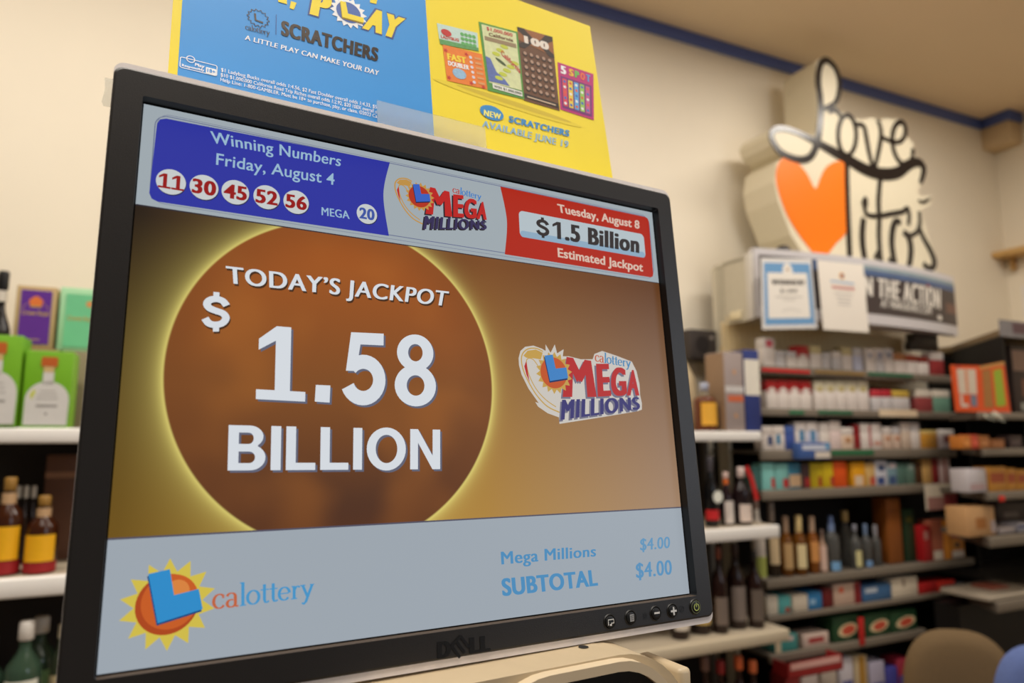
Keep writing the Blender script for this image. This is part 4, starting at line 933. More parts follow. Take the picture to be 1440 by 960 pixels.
text(b, 'IN THE ACTION', hq([(1204, 415), (1328, 434), (1328, 406), (1204, 389)]), -.003, m_lt, .12, fn=hfn)
text(b, 'AT MARLBORO.COM', hq([(1233, 432.5), (1311, 442), (1311, 432), (1233, 422)]), -.003, m_lt, .07, fn=hfn)
q = hq([(1326, 446)])[0]; b.flat(ell(q[0], q[1], .022, .014, n=20), -.003, m_lt, fn=hfn)
q = hq([(1306, 401)])[0]; b.flat([(q[0] - .02, q[1] - .005), (q[0] + .02, q[1] - .008), (q[0], q[1] + .012)], -.003, mat((150, 60, 50), .5), fn=hfn)
b.build('printed_face', hd)
b = MB(); xa, xb_ = W.at(1276, 480, .12)[0], W.at(1309, 480, .12)[0]; b.bevbox(xa, xb_, .08, .13, zz(492, 1290, .1), zh0 + .002, mat((70, 62, 54), .5), .004); b.bevbox(xa - .03, xa + .02, .08, .12, zz(493, 1290, .1), zz(482, 1290, .1), mat((60, 56, 50), .5), .003); b.build('support_bracket', hd)
# two notices taped to the header
def sheet(name, label, q, fill, build):
    yq = YU - .004
    for pp in q: yq = min(yq, hy_(W.at(pp[0], pp[1], YU - .06)[0]) - .004)
    uvq = [W.at(p[0], p[1], yq) for p in q]
    o = empty(name, base(0, yq, 0), label, 'notice'); b = MB(); b.prism(uvq, 0, .0012, fill); b.build('paper', o)
    b = MB(); build(b, uvq); b.build('print', o); return o
def winner(b, q):
    bl = mat((110, 160, 206), .5, noise=.03); w = mat((240, 234, 224), .5, noise=.01); k = mat((44, 38, 38), .5)
    f = lambda *p: [bil(q, *t) for t in p]
    b.flat(f((.05, .06), (.95, .06), (.95, .93), (.05, .93)), -.0006, bl); b.flat(f((.11, .15), (.88, .15), (.88, .79), (.11, .79)), -.001, w)
    c = bil(q, .5, .82); b.flat(ell(c[0], c[1], .030, .034), -.0013, w); b.flat(ell(c[0], c[1] + .006, .007), -.0016, mat((190, 140, 60), .5)); b.flat(ell(c[0], c[1] + .006, .0035), -.0019, mat((60, 60, 90), .5))
    text(b, 'WINNER!', f((.18, .62), (.82, .62), (.82, .69), (.18, .69)), -.0014, k, .12)
    text(b, '$1,000', f((.34, .51), (.66, .51), (.66, .56), (.34, .56)), -.0014, mat((110, 104, 100), .5), .06)
    b.flat(f((.25, .44), (.75, .44), (.75, .455), (.25, .455)), -.0014, mat((190, 184, 176), .5)); b.flat(f((.38, .40), (.62, .40), (.62, .412), (.38, .412)), -.0014, mat((190, 184, 176), .5)); b.ribbon(f((.36, .25), (.5, .28), (.7, .25)), .002, -.0014, mat((160, 154, 150), .5))
sheet('winner_notice', 'blue bordered winner notice in a clear sleeve taped to the rack header', [(1072, 463), (1150, 461.5), (1141, 364), (1070, 362)], mat((226, 224, 222), .3, noise=.01), winner)
def plain(b, q):
    f = lambda *p: [bil(q, *t) for t in p]; c = bil(q, .5, .80)
    b.flat(star(c[0], c[1], .018, .014, 14), -.0006, mat((226, 190, 90), .5)); b.flat(ell(c[0], c[1], .012), -.0009, mat((206, 110, 60), .5)); b.flat(ell(c[0] + .002, c[1], .007), -.0012, mat((84, 98, 160), .5))
    b.flat(f((.24, .695), (.76, .685), (.76, .715), (.24, .725)), -.0006, mat((170, 190, 214), .5)); text(b, 'WINNER', f((.25, .60), (.76, .60), (.76, .645), (.25, .645)), -.0006, mat((196, 90, 90), .5), .1)
    for v, u in ((.53, .3), (.47, .33), (.42, .36), (.37, .36)): b.flat(f((u, v), (1 - u, v), (1 - u, v + .02), (u, v + .02)), -.0006, mat((206, 200, 194), .5))
sheet('white_notice', 'plain white notice with small round emblem, right of the blue bordered one', [(1158, 463), (1222, 467.5), (1214, 372), (1149, 365)], mat((240, 232, 220), .5, noise=.01), plain)

# ---- rows of packs
YP = YU + .016
def row(items, zb, rowname, group, **kw):
    for k, it in enumerate(items):
        x0, x1, yt, lid, body, desc = it[:6]; mark = it[6] if len(it) > 6 else None
        pack('%s, %s on %s' % (desc, ORD[k] if k < 16 else 'last', rowname), x0, x1, yt, zb, kw.get('y', YP), lid, body, it[7] if len(it) > 7 else .34, group, mark, chevron=kw.get('chev', False) or (len(it) > 8 and it[8]), ym=kw.get('ym'))
PW = (226, 216, 208); RD = (170, 26, 30); GD = (206, 190, 140); LG = (206, 202, 202); DR = (140, 30, 34)
row([(1074, 1090, 475, PW, PW, 'tall white pack with pinkish red emblem', (.2, .8, .68, .92, (206, 84, 100))), (1092, 1105, 493, LG, LG, 'pale grey pack'), (1107, 1121, 494, LG, PW, 'pale grey-white pack'), (1121, 1138, 486, RD, PW, 'white pack with red chevron top', None, .5, True), (1140, 1156, 486, GD, PW, 'white pack with gold top'), (1158, 1169, 496, LG, LG, 'small grey pack'), (1172, 1184, 494, PW, LG, 'white and grey pack'), (1185, 1199, 488, GD, PW, 'cream pack with gold top'), (1201, 1213, 489, LG, (196, 200, 220), 'bluish white pack'), (1218, 1231, 490, PW, PW, 'plain white pack', (.3, .6, .6, .8, (150, 160, 180))), (1232, 1244, 490, PW, LG, 'white pack with blue spot', (.3, .7, .6, .85, (130, 140, 170))), (1245, 1257, 490, LG, PW, 'white and grey pack with grey spot', (.3, .7, .6, .85, (130, 140, 160))), (1259, 1275, 497, (190, 130, 84), PW, 'white pack with orange-brown top'), (1276, 1291, 499, (176, 84, 60), PW, 'white pack with rust top'), (1292, 1307, 501, (150, 60, 50), PW, 'white pack with maroon top'), (1309, 1328, 495, PW, (150, 56, 56), 'maroon pack with broad white top')], ROWS[0] + .001, 'the top row under the header', 'cigarette packs on the top row')
row([(1078, 1093.5, 534, RD, PW, 'red-topped white pack', None, .38, True), (1094, 1109.5, 534, RD, PW, 'red-topped white pack', None, .38, True), (1110, 1125.5, 534, RD, PW, 'red-topped white pack', None, .38, True), (1126, 1141.5, 535, RD, PW, 'red-topped white pack', None, .38, True)] + [(1146 + 15.3 * i, 1146 + 15.3 * (i + 1) - .6, 535, (226, 218, 190), PW, 'cream and gold pack', (.25, .7, .62, .80, (196, 180, 120))) for i in range(5)] + [(1227, 1241, 548, (196, 60, 70), LG, 'grey pack with red top'), (1242, 1255, 548, (186, 50, 60), LG, 'grey pack with crimson top'), (1256, 1280, 549, (206, 176, 80), LG, 'broad grey pack with mustard top'), (1290, 1312, 548, (226, 216, 200), (150, 70, 70), 'maroon pack with white top'), (1313, 1337, 548, (226, 216, 200), (110, 150, 130), 'sage green pack with white top')], ROWS[1] + .001, 'the second row', 'cigarette packs on the second row')
BLM = (60, 130, 170)
row([(1072, 1087, 599, PW, PW, 'white pack with dark blue mark', (.5, .95, .2, .6, (60, 76, 120))), (1088, 1104, 599, PW, PW, 'white pack with light blue mark', (.2, .6, .25, .65, BLM)), (1105, 1118, 599, (70, 100, 170), (60, 84, 156), 'blue pack'), (1119, 1134, 593, PW, PW, 'tall white pack with teal window', (.35, .8, .3, .7, BLM)), (1135, 1151, 593, PW, (206, 206, 220), 'tall white pack with blue window', (.3, .7, .3, .7, BLM)), (1154, 1167, 594, PW, (226, 216, 206), 'plain cream pack'), (1168, 1183, 592, (232, 220, 212), (226, 206, 200), 'tall pale pink pack'), (1184, 1201, 601, PW, (226, 200, 176), 'cream pack with tan emblem', (.25, .75, .3, .55, (190, 140, 100))), (1202, 1210, 597, DR, DR, 'narrow dark red pack'), (1211, 1225, 595, PW, PW, 'white pack with red lines', (.8, 1, .1, .9, (196, 110, 110))), (1227, 1240, 595, PW, PW, 'white pack with rosy base', (.1, .9, .15, .3, (206, 150, 130))), (1243, 1255, 600, PW, (216, 190, 170), 'small white pack with tan middle', (.2, .8, .4, .55, (190, 130, 90))), (1257, 1267, 600, LG, (216, 190, 170), 'small grey pack with tan middle', (.2, .8, .4, .55, (190, 120, 80))), (1269, 1281, 594, PW, (210, 190, 170), 'tall white pack'), (1282, 1294, 594, LG, PW, 'tall grey-white pack'), (1296, 1319, 605, (226, 196, 120), (206, 146, 50), 'golden yellow pack', None, .2)], ROWS[2] + .001, 'the third row', 'cigarette packs on the third row')
pack('white pack with maroon spot at the right end of the third row', 1321, 1343, 604, ROWS[2] + .001, YP, PW, (206, 190, 190), .34, 'cigarette packs on the third row', (.3, .8, .3, .7, (130, 40, 50)))
# price strips on the shelf edges
def strip(label, x0, x1, yt, yb, c):
    a, z1 = W.at(x0, yt, YU - .006); e, z0_ = W.at(x1, yb, YU - .006)
    b = MB(); b.box(a, e, -.001, .001, z0_ - z1, 0, mat(c, .45)); tag(b.build('shelf_strip', None, base(0, YU - .006, z1)), label, 'shelf strip', 'coloured strips on the rack shelf edges')
strip('bright red strip on the shelf edge below the pink-topped packs', 1071, 1139, 517, 525, (206, 20, 28))
strip('tan strip on the top row\u2019s shelf edge right of the red strip', 1146, 1216, 520, 528, (150, 120, 70))
strip('green strip on the top row\u2019s shelf edge under the white packs', 1221, 1284, 523, 530.5, (50, 116, 84))
strip('short green strip under the red-topped packs', 1110, 1131, 577, 582, (40, 120, 80))
strip('longer green strip under the cream and gold packs', 1151, 1199, 577, 582.5, (40, 110, 76))
strip('cream card strip below the grey packs of the second row', 1236, 1290, 575, 586, (232, 212, 180))
strip('green strip on the third row\u2019s shelf edge below the cream packs', 1169, 1229, 633, 639, (40, 110, 70))
o = carton('display_tray', 'small blue and white display tray hung before the third row of packs', 'tray', 1124, 1167, 622, zz(643) - .002, YU - .045, .04, (64, 96, 160), bands=((.1, .95, .55, .85, (206, 212, 226)), (.5, 1, .05, .45, (220, 210, 196)), (.86, 1, .6, .95, (90, 160, 206))), ymid=632)
# ---- fourth row: cartons and tins in bright colours
G = 'bright small cartons on the fourth row'; zb = ROWS[3] + .001
for k, (x0, x1, yt, c, bands, d) in enumerate((
    (1059, 1071, 656, (54, 104, 100), (), 'dark teal carton at the left end'), (1072, 1089, 651, (136, 206, 200), ((.72, 1, .08, .45, (190, 50, 50)),), 'aqua carton with red corner spot'), (1091, 1109, 652, (130, 196, 190), ((.55, .95, .08, .42, (196, 50, 50)),), 'second aqua carton with red spot'), (1110, 1126, 651, (58, 130, 160), ((.0, 1, .10, .56, (226, 190, 150)),), 'blue carton with beige label'), (1128, 1139, 652, (84, 60, 62), ((.3, 1, .08, .45, (196, 56, 56)),), 'dark narrow carton with red foot'), (1140, 1155, 651, (226, 200, 30), ((.7, 1, .08, .45, (190, 60, 40)),), 'yellow carton with red spot'), (1156, 1172, 651, (226, 196, 26), ((.7, 1, .08, .45, (190, 70, 50)),), 'second yellow carton'), (1173, 1191, 649, (236, 90, 20), (), 'bright orange carton'), (1198, 1217, 650, (236, 166, 24), ((.2, .8, .05, .45, (226, 200, 170)),), 'amber yellow carton'), (1218, 1231, 651, (214, 176, 110), ((.4, .95, .05, .4, (196, 80, 60)),), 'tan carton with red foot'), (1232, 1248, 648, (206, 206, 214), ((.2, .8, .6, .85, (66, 82, 116)), (.1, .7, .05, .35, (58, 76, 130))), 'white and navy carton'), (1249, 1262, 650, (120, 150, 160), ((.1, .8, .05, .4, (66, 86, 126)), (.1, .9, .75, .95, (214, 200, 200))), 'grey-blue carton'), (1263, 1275, 651, (84, 116, 104), (), 'dark green carton'), (1276, 1287, 651, (96, 126, 112), ((.2, .8, .7, .95, (150, 166, 156)),), 'green-grey carton'), (1288, 1297, 651, (80, 46, 20), (), 'dark brown carton'), (1298, 1311, 645, (214, 170, 100), (), 'tall tan carton'), (1312, 1321, 645, (150, 30, 36), (), 'tall dark red carton'), (1322, 1337, 644, (226, 200, 196), ((.4, .6, 0, 1, (176, 90, 80)),), 'tall white carton with red stripe'))):
    carton('small_carton', '%s on the fourth row of the rack' % d, 'carton', x0, x1, yt, zb, YP, .06, c, bands, G, ymid=668)
lf = empty('hanging_leaflet', base(*(lambda p: (p[0], YU - .03, p[1]))(W.at(1325, 716, YU - .03))), 'white leaflet with maroon lower half hanging at the right end of the fourth row', 'leaflet')
w_ = W.at(1347, 700, YU - .03)[0] - W.at(1303, 700, YU - .03)[0]; h_ = W.at(1325, 680, YU - .03)[1] - W.at(1325, 716, YU - .03)[1]
b = MB(); b.box(-w_ / 2, w_ / 2, 0, .0015, 0, h_, mat((226, 214, 192), .5)); b.build('sheet', lf)
b = MB(); b.flat(rect(-w_ * .44, w_ / 2, 0, h_ * .5), -.0006, mat((170, 120, 110), .5, noise=.4, scale=70)); b.flat(rect(.02, w_ / 2, .004, h_ * .62), -.001, mat((176, 60, 66), .5, noise=.3, scale=60)); b.build('print', lf)
# ---- fifth row: bottles
zb = ROWS[4] + .001; G = 'bottles on the fifth row of the rack'
def bt(d, *a, **k): return bottle(d + ' on the fifth rack row', *a, group=G, **k)
AMB = (110, 66, 20); CLR = (150, 150, 146)
bt('white bottle with green lower label', 1072, 19, 700, zb, YP, (206, 196, 184), (120, 100, 90), [(.03, .28, (170, 180, 90), 90)], rough=.3)
bt('bottle with grey cap and cream label', 1092, 18, 706, zb, YP + .03, (50, 40, 30), (150, 136, 124), [(.16, .52, (214, 190, 150), 70)], capz=.72, capr=.24)
bt('amber bottle with tan label', 1112, 17, 726, zb, YP + .01, AMB, (180, 150, 124), [(.12, .55, (196, 160, 110), 66)], capz=.70, capr=.25, rough=.1)
bt('amber bottle with bright cream label and cream cap', 1131, 18, 725, zb, YP, AMB, (226, 200, 140), [(.12, .52, (232, 214, 164), 66)], capz=.70, capr=.25)
bt('amber bottle with orange label', 1149, 16, 726, zb, YP + .01, (130, 74, 24), (196, 166, 140), [(.2, .56, (214, 150, 84), 66)], capz=.70, capr=.25)
bt('slim bottle with pale pink label', 1162, 11, 745, zb, YP + .002, (170, 140, 120), (120, 100, 90), [(.06, .62, (216, 186, 170), 90)])
bt('clear bottle with blue neck and light blue oval label', 1178, 20, 726, zb, YP, CLR, (96, 116, 160), [(.02, .18, (120, 170, 214), 60)], capz=.66, capr=.17, trans=.75, neck=(.72, .86, (120, 140, 180)))
bt('clear bottle with gold stopper', 1196, 16, 718, zb, YP + .06, CLR, (176, 146, 90), (), capz=.80, capr=.3, trans=.75)
bt('clear bottle with cream label', 1210, 15, 738, zb, YP, CLR, (150, 150, 160), [(.06, .42, (214, 206, 150), 50)], trans=.75)
bt('clear bottle with blue neck near the cream-labelled one', 1224.5, 14, 737, zb, YP + .01, CLR, (110, 130, 160), [(.02, .16, (120, 160, 206), 56)], capz=.64, capr=.2, trans=.75)
bt('clear bottle with grey neck beside the tall brown box', 1238, 13, 738, zb, YP + .02, CLR, (150, 146, 150), (), capz=.66, capr=.24, trans=.75)
G = 'tall boxes at the right end of the fifth row'
carton('bottle_box', 'tall leaning brown wooden-look box beside the clear bottles', 'box', 1249, 1268, 700, zb, YP + .03, .08, (140, 78, 24), ((0, 1, .8, .82, (110, 58, 18)),), G, ymid=745)
carton('bottle_box', 'dark green box right of the tall brown one', 'box', 1272, 1287, 716, zb, YP + .04, .07, (30, 58, 34), ((.2, .8, .75, .85, (90, 90, 30)),), G, ymid=750)
carton('bottle_box', 'deep red box with white figure on the fifth row', 'box', 1299, 1310, 739, zb, YP, .06, (176, 22, 28), ((.1, .6, .62, .85, (206, 150, 140)),), G, ymid=765)
carton('bottle_box', 'orange and red-brown box with white foot', 'box', 1311, 1336, 731, zb, YP + .005, .07, (176, 96, 70), ((.62, 1, 0, 1, (236, 150, 30)), (.05, .55, .02, .24, (226, 214, 196))), G, ymid=765)
carton('bottle_box', 'small orange box with pink lid at the row\u2019s right end', 'box', 1338, 1356, 737, zb, YP + .01, .07, (214, 140, 50), ((0, 1, .62, .78, (190, 96, 110)), (0, 1, .8, 1, (120, 112, 108)), (.25, .6, .32, .45, (50, 40, 36)), (0, .9, .02, .22, (226, 216, 206))), G, ymid=765)
# ---- sixth row: drink cartons
zb = ROWS[5] + .001; G = 'drink cartons on the sixth row'
for x0, x1, yt, c, bands, d in ((1079, 1094, 838, (214, 206, 190), (), 'white carton at the left end'), (1095, 1112, 838, (90, 176, 176), ((.5, .9, .08, .35, (170, 70, 50)),), 'turquoise carton'), (1115, 1136, 836, (222, 210, 190), (), 'cream carton'), (1137, 1156, 832, (48, 128, 186), ((.1, .5, .3, .6, (150, 190, 220)),), 'blue carton'), (1158, 1172, 828, (110, 26, 30), (), 'dark red carton'), (1173, 1211, 820, (206, 176, 156), ((.2, .35, .6, .85, (226, 90, 50)), (.75, 1, 0, 1, (130, 30, 36))), 'beige and red carton with an orange dot'), (1214, 1254, 822, (66, 110, 156), ((.08, .5, .55, .85, (196, 206, 216)),), 'wide blue carton with white panel'), (1256, 1292, 812, (226, 212, 188), ((.4, .5, .55, .95, (150, 130, 110)),), 'big white carton'), (1294, 1319, 818, (176, 24, 26), (), 'red carton'), (1320, 1345, 816, (206, 40, 30), ((.05, .95, .1, .9, (216, 50, 36)),), 'brighter red carton'), (1346, 1361, 820, (110, 116, 122), (), 'grey carton')):
    carton('drink_carton', '%s on the sixth row of the rack' % d, 'carton', x0, x1, yt, zb, YP, .09, c, bands, G, ymid=842)
# ---- seventh row: green beer cartons
zb = ROWS[6] + .001; G = 'dark green beer cartons on the seventh row'
def oval(b, w, dz, y): b.flat(ell(.05 * w, .45 * dz, .38 * w, .26 * dz, rot=.12), y, mat((226, 206, 160), .45)); b.flat(ell(.07 * w, .45 * dz, .26 * w, .19 * dz, rot=.12), y - .0005, mat((206, 84, 60), .45))
for k, (x0, x1, yt) in enumerate(((1172, 1208, 866), (1217, 1252, 862), (1254, 1290, 858))):
    carton('beer_carton', 'dark green beer carton with cream and red oval, %s from the left' % ORD[k], 'carton', x0, x1, yt, zb, YP, .1, (36, 74, 44), (), G, extra=oval, ymid=885)
carton('red_divider', 'narrow red upright strip between the green beer cartons', 'divider', 1209, 1216, 868, zb - .02, YU - .008, .006, (196, 36, 34), ymid=890)
carton('drink_carton', 'teal and white carton at the left end of the seventh row', 'carton', 1090, 1122, 892, zb, YP, .09, (70, 150, 146), ((0, .25, 0, 1, (206, 190, 160)), (.5, .8, .6, .9, (220, 200, 196))), ymid=905)
carton('drink_carton', 'white and pink carton on the seventh row left of the beer cartons', 'carton', 1130, 1166, 890, zb, YP, .09, (214, 190, 176), ((.2, .8, .3, .7, (170, 60, 60)),), ymid=905)
tr = empty('red_tray', base(*(lambda p: (p[0], YU - .09, p[1]))(W.at(1148, 948, YU - .09))), 'red shallow display tray jutting out below the seventh row', 'tray')
w_ = .5 * (W.at(1186, 935, YU - .09)[0] - W.at(1108, 935, YU - .09)[0]); h_ = .06
b = MB(); b.box(-w_, w_, 0, .08, 0, .006, mat((140, 34, 36), .45)); b.box(-w_, w_, 0, .005, 0, h_, mat((160, 40, 42), .45)); b.box(-w_, -w_ + .005, 0, .08, 0, h_, mat((160, 40, 42), .45)); b.box(w_ - .005, w_, 0, .08, 0, h_, mat((160, 40, 42), .45)); b.build('tray_body', tr)
b = MB(); b.box(-w_ * .9, w_ * .9, -.002, -.0005, h_ * .55, h_ * .95, mat((226, 176, 166), .45)); b.build('price_card', tr)
zb = ROWS[7] + .001; G = 'packages on the lowest row of the rack'
for k, (x0, x1, yt, c, bands) in enumerate(((1105, 1124, 950, (140, 40, 40), ()), (1128, 1150, 948, (206, 190, 180), ((.2, .8, .3, .6, (170, 60, 60)),)), (1156, 1176, 935, (190, 176, 160), ()), (1182, 1200, 925, (206, 200, 206), ((.1, .9, .3, .5, (90, 90, 150)),)), (1203, 1220, 922, (196, 176, 140), ((.3, .8, 0, 1, (176, 130, 50)),)), (1224, 1244, 930, (176, 170, 190), ((.1, .9, .1, .4, (70, 70, 140)),)), (1247, 1262, 938, (66, 66, 150), ()), (1264, 1282, 926, (150, 40, 60), ((0, 1, 0, .5, (70, 66, 140)),)))):
    carton('small_package', '%s package, %s from the left on the rack\u2019s lowest row' % (['dark red', 'pinkish white', 'tan', 'lilac-banded white', 'cream and ochre', 'pale violet', 'royal blue', 'crimson and blue'][k], ORD[k]), 'package', x0, x1, yt, zb, YP, .09, c, bands, G, ymid=945)

# ================================================================== SCRIPT SIGN WITH THE ORANGE HEART, ON TOP OF THE RACK
YS = .085; SD = .205
zd = ZHT - .012
b = MB(); b.box(XU0, XU1 - .02, YU + .032, .30, zd - .012, zd, mat((196, 188, 168), .5)); b.build('top_deck', rk)
def SP(l, y=YS): return [W.at(p[0], p[1], y) for p in l]
def clampz(l): return [(p[0], max(p[1], zd + .001)) for p in l]
sg = empty('script_sign', base(0, 0, 0), 'thick cream script sign with black lettering and an orange heart, standing on the cigarette rack', 'sign')
m_cr = mat((222, 212, 186), .45, noise=.02); m_bk = mat((28, 22, 22), .22, noise=0, spec=.7)
hull = [(1147, 88), (1153, 82), (1161, 80), (1170, 85), (1177, 97), (1181, 114), (1181, 134), (1176, 150), (1181, 157), (1190, 160), (1202, 167), (1214, 168), (1226, 165), (1236, 170), (1246, 166), (1256, 168), (1266, 167), (1273, 176), (1275, 192), (1284, 201), (1287, 222), (1296, 226), (1302, 236), (1300, 254), (1294, 262), (1290, 270), (1296, 276), (1312, 274), (1308, 288), (1296, 294), (1299, 312), (1306, 332), (1314, 352), (1316, 370), (1309, 380), (1200, 380), (1140, 380), (1112, 330), (1094, 282), (1089, 255), (1092, 230), (1104, 219), (1096, 213), (1087, 203), (1083, 190), (1088, 180), (1102, 178), (1120, 182), (1144, 192), (1149, 180), (1149, 150), (1147, 115)]
b = MB(); b.prism(clampz(SP(hull)), YS, YS + SD, m_cr, smooth=False); b.build('cream_body', sg)
pA = lambda l: [(1060 + x / 5.333, 70 + y / 5.333) for x, y in l]
pB = lambda l: [(1130 + x / 5.055, 200 + y / 5.055) for x, y in l]
px2m = 1.45 * W.depth(*SP([(1200, 250)])[0][:1], YS, 2.3) / F
def stroke(b, pts, w0, w1=None, k=[0]):
    sp = spline(SP(pts), 5); n = len(sp); w1 = w1 or w0
    k[0] += 1
    b.ribbon(sp, lambda i, dx, dz: px2m * (w0 + (w1 - w0) * sin(pi * i / max(1, n - 1))), YS - .004 - .00005 * k[0], m_bk, YS + .001)
b = MB()
stroke(b, pA([(520, 445), (600, 405), (632, 340), (640, 240), (615, 150), (575, 98), (540, 78), (505, 98), (486, 160), (482, 250), (495, 350), (500, 450), (495, 560), (480, 660), (460, 740), (425, 800), (370, 825), (290, 815), (200, 770), (148, 700), (130, 640), (160, 598), (230, 592), (320, 620), (400, 658)]), 4.6, 7.5)
stroke(b, pA([(320, 620), (400, 658), (480, 700), (560, 745), (640, 790), (720, 832), (800, 880), (880, 915), (960, 932), (1040, 930), (1100, 908), (1150, 868), (1200, 845), (1245, 850), (1272, 890), (1262, 960), (1245, 1000)]), 4.5, 13)
sp = SP(pA(ell(697, 640, 68, 150, 36))); b.ribbon(sp, 4.4 * px2m, YS - .0062, m_bk, YS + .001, closed=True)
stroke(b, pA([(560, 470), (610, 450), (650, 500)]), 4, 5)
stroke(b, pA([(740, 560), (790, 560), (825, 580), (842, 660), (862, 770), (888, 870), (905, 890)]), 4, 5.5)
stroke(b, pA([(905, 890), (925, 800), (945, 700), (952, 610), (930, 530)]), 4.5, 5.5)
stroke(b, pA([(950, 650), (1020, 685), (1085, 692), (1125, 655), (1135, 595), (1115, 548), (1078, 548), (1046, 600), (1036, 680), (1052, 770), (1090, 838), (1135, 856), (1180, 825), (1192, 740)]), 4.4, 5.8)
b.build('upper_lettering', sg)
b = MB()
stroke(b, pB([(303, 140), (306, 300), (312, 500), (320, 680), (326, 830)]), 6.4, 6.4)
stroke(b, pB([(545, 230), (536, 330), (530, 430), (535, 540), (533, 660), (540, 780), (548, 850)]), 5.6, 6)
stroke(b, pB([(424, 540), (415, 640), (419, 740), (436, 850)]), 6.4, 7.4)
b.flat(SP(pB([(430, 382), (448, 405), (450, 440), (442, 480), (446, 510), (430, 515), (420, 470), (408, 430), (414, 400)])), YS - .0075, m_bk)
stroke(b, pB([(438, 500), (470, 522), (540, 522), (620, 508), (700, 494), (735, 470), (748, 520), (742, 590)]), 4.2, 5.4)
stroke(b, pB([(688, 570), (655, 562), (634, 605), (624, 700), (634, 800), (650, 860)]), 6, 7.5)
stroke(b, pB([(705, 640), (742, 668), (760, 745), (756, 830), (742, 900)]), 6.0, 7.5)
stroke(b, pB([(705, 640), (755, 662), (808, 630), (824, 570), (820, 490)]), 4, 5)
stroke(b, pB([(812, 590), (850, 680), (900, 770), (927, 845), (915, 890), (878, 892), (848, 858)]), 5, 7)
stroke(b, pB([(640, 800), (630, 840), (600, 830)]), 4, 5)
stroke(b, pB([(540, 760), (520, 800), (505, 830)]), 4, 5)
b.flat(SP(pB([(800, 408), (840, 416), (880, 400), (908, 384), (892, 412), (862, 436), (828, 434)])), YS - .0062, m_bk)
b.build('lower_lettering', sg)
hp_ = [(1000 + x / 3.2, 60 + y / 3.2) for x, y in ((330, 515), (300, 550), (291, 610), (308, 690), (345, 785), (400, 872), (445, 930), (480, 975), (505, 975), (560, 905), (603, 860), (607, 800), (601, 700), (597, 545), (585, 533), (550, 538), (515, 562), (492, 605), (478, 645), (467, 656), (455, 640), (430, 590), (395, 548), (360, 520))]
b = MB(); b.prism(SP(spline(hp_, 3, True)), YS - .003, YS + .001, mat((244, 122, 14), .4, noise=.03), back=False); b.build('orange_heart', sg)
b = MB(); b.lathe([(.034, 0), (.032, .014), (.02, .026), (.0005, .030)], W.at(1101, 350, .048)[0], .048, mat((40, 32, 28), .5), 20)
o = b.build('rounded_ornament', None, base(0, 0, max(zd, zh1) + .001)); tag(o, 'small dark rounded ornament on the rack top left of the heart', 'ornament')

# ================================================================== DARK CORNER SHELVING AT THE RIGHT
YV = -.3; VR = XC - .02
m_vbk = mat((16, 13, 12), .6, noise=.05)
vu = empty('corner_shelving', base(0, 0, 0), 'dark shelving with grey shelf edges in the right corner behind the chair', 'shelving')
VZ = {}; VX = {}
for nm, (cx, cy), (bx, by), th in (('A', (1376, 589), (1344, 586), .030), ('B', (1384, 641), (1346, 637), .030), ('C', (1390, 704), (1352, 697), .034), ('D', (1393, 770), (1350, 757), .042), ('E', (1403, 862), (1363, 845), .042)):
    y0 = YV
    xc_, zb_ = W.at(cx, cy, y0); bx_, by_ = W.flat(bx, by, zb_)
    if nm == 'A': bx_, by_ = xc_ + .16, -.07
    if by_ > .02: bx_, by_ = xc_ + (bx_ - xc_) * (.02 - y0) / (by_ - y0), .02
    VZ[nm] = zb_ + th; VX[nm] = xc_
    pl = [(xc_, y0), (VR, y0), (VR, WALL - .03), (4.10, WALL - .03), (4.10, .025), (bx_, .025), (bx_, by_)]
    b = MB(); b.slab(pl, zb_ + th * .5, zb_ + th, m_dkg); b.bevbox(xc_, VR, y0 - .004, y0 + .012, zb_, zb_ + th + .002, m_gry, .003)
    d = Vector((bx_ - xc_, by_ - y0)); n_ = Vector((d.y, -d.x)).normalized() * .004
    b.slab([(xc_, y0), (bx_, by_), (bx_ - n_.x, by_ - n_.y), (xc_ - n_.x, y0 - n_.y)], zb_, zb_ + th, m_dkg)
    b.build('shelf', vu)
# hutch: side wall, roof and back
xf, zf = W.at(1408, 462, -.28); xk, yk = W.flat(1338, 487, zf); yk = min(yk, WALL - .05)
b = MB(); n_ = Vector((yk + .28, -(xk - xf))).normalized() * .02
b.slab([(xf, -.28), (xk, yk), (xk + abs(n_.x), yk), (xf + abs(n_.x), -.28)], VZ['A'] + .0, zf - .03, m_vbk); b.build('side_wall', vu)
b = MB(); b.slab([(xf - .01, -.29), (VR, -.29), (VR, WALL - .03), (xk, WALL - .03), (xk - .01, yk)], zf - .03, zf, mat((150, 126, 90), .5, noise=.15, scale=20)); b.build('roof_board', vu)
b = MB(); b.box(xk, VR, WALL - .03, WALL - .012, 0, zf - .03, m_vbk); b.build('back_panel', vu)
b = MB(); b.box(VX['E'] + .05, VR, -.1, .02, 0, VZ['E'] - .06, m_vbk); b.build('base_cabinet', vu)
b = MB(); b.box(xk + .04, xk + .06, yk - .02, WALL - .03, 0, VZ['A'] - .03, m_vbk); b.build('end_panel', vu)
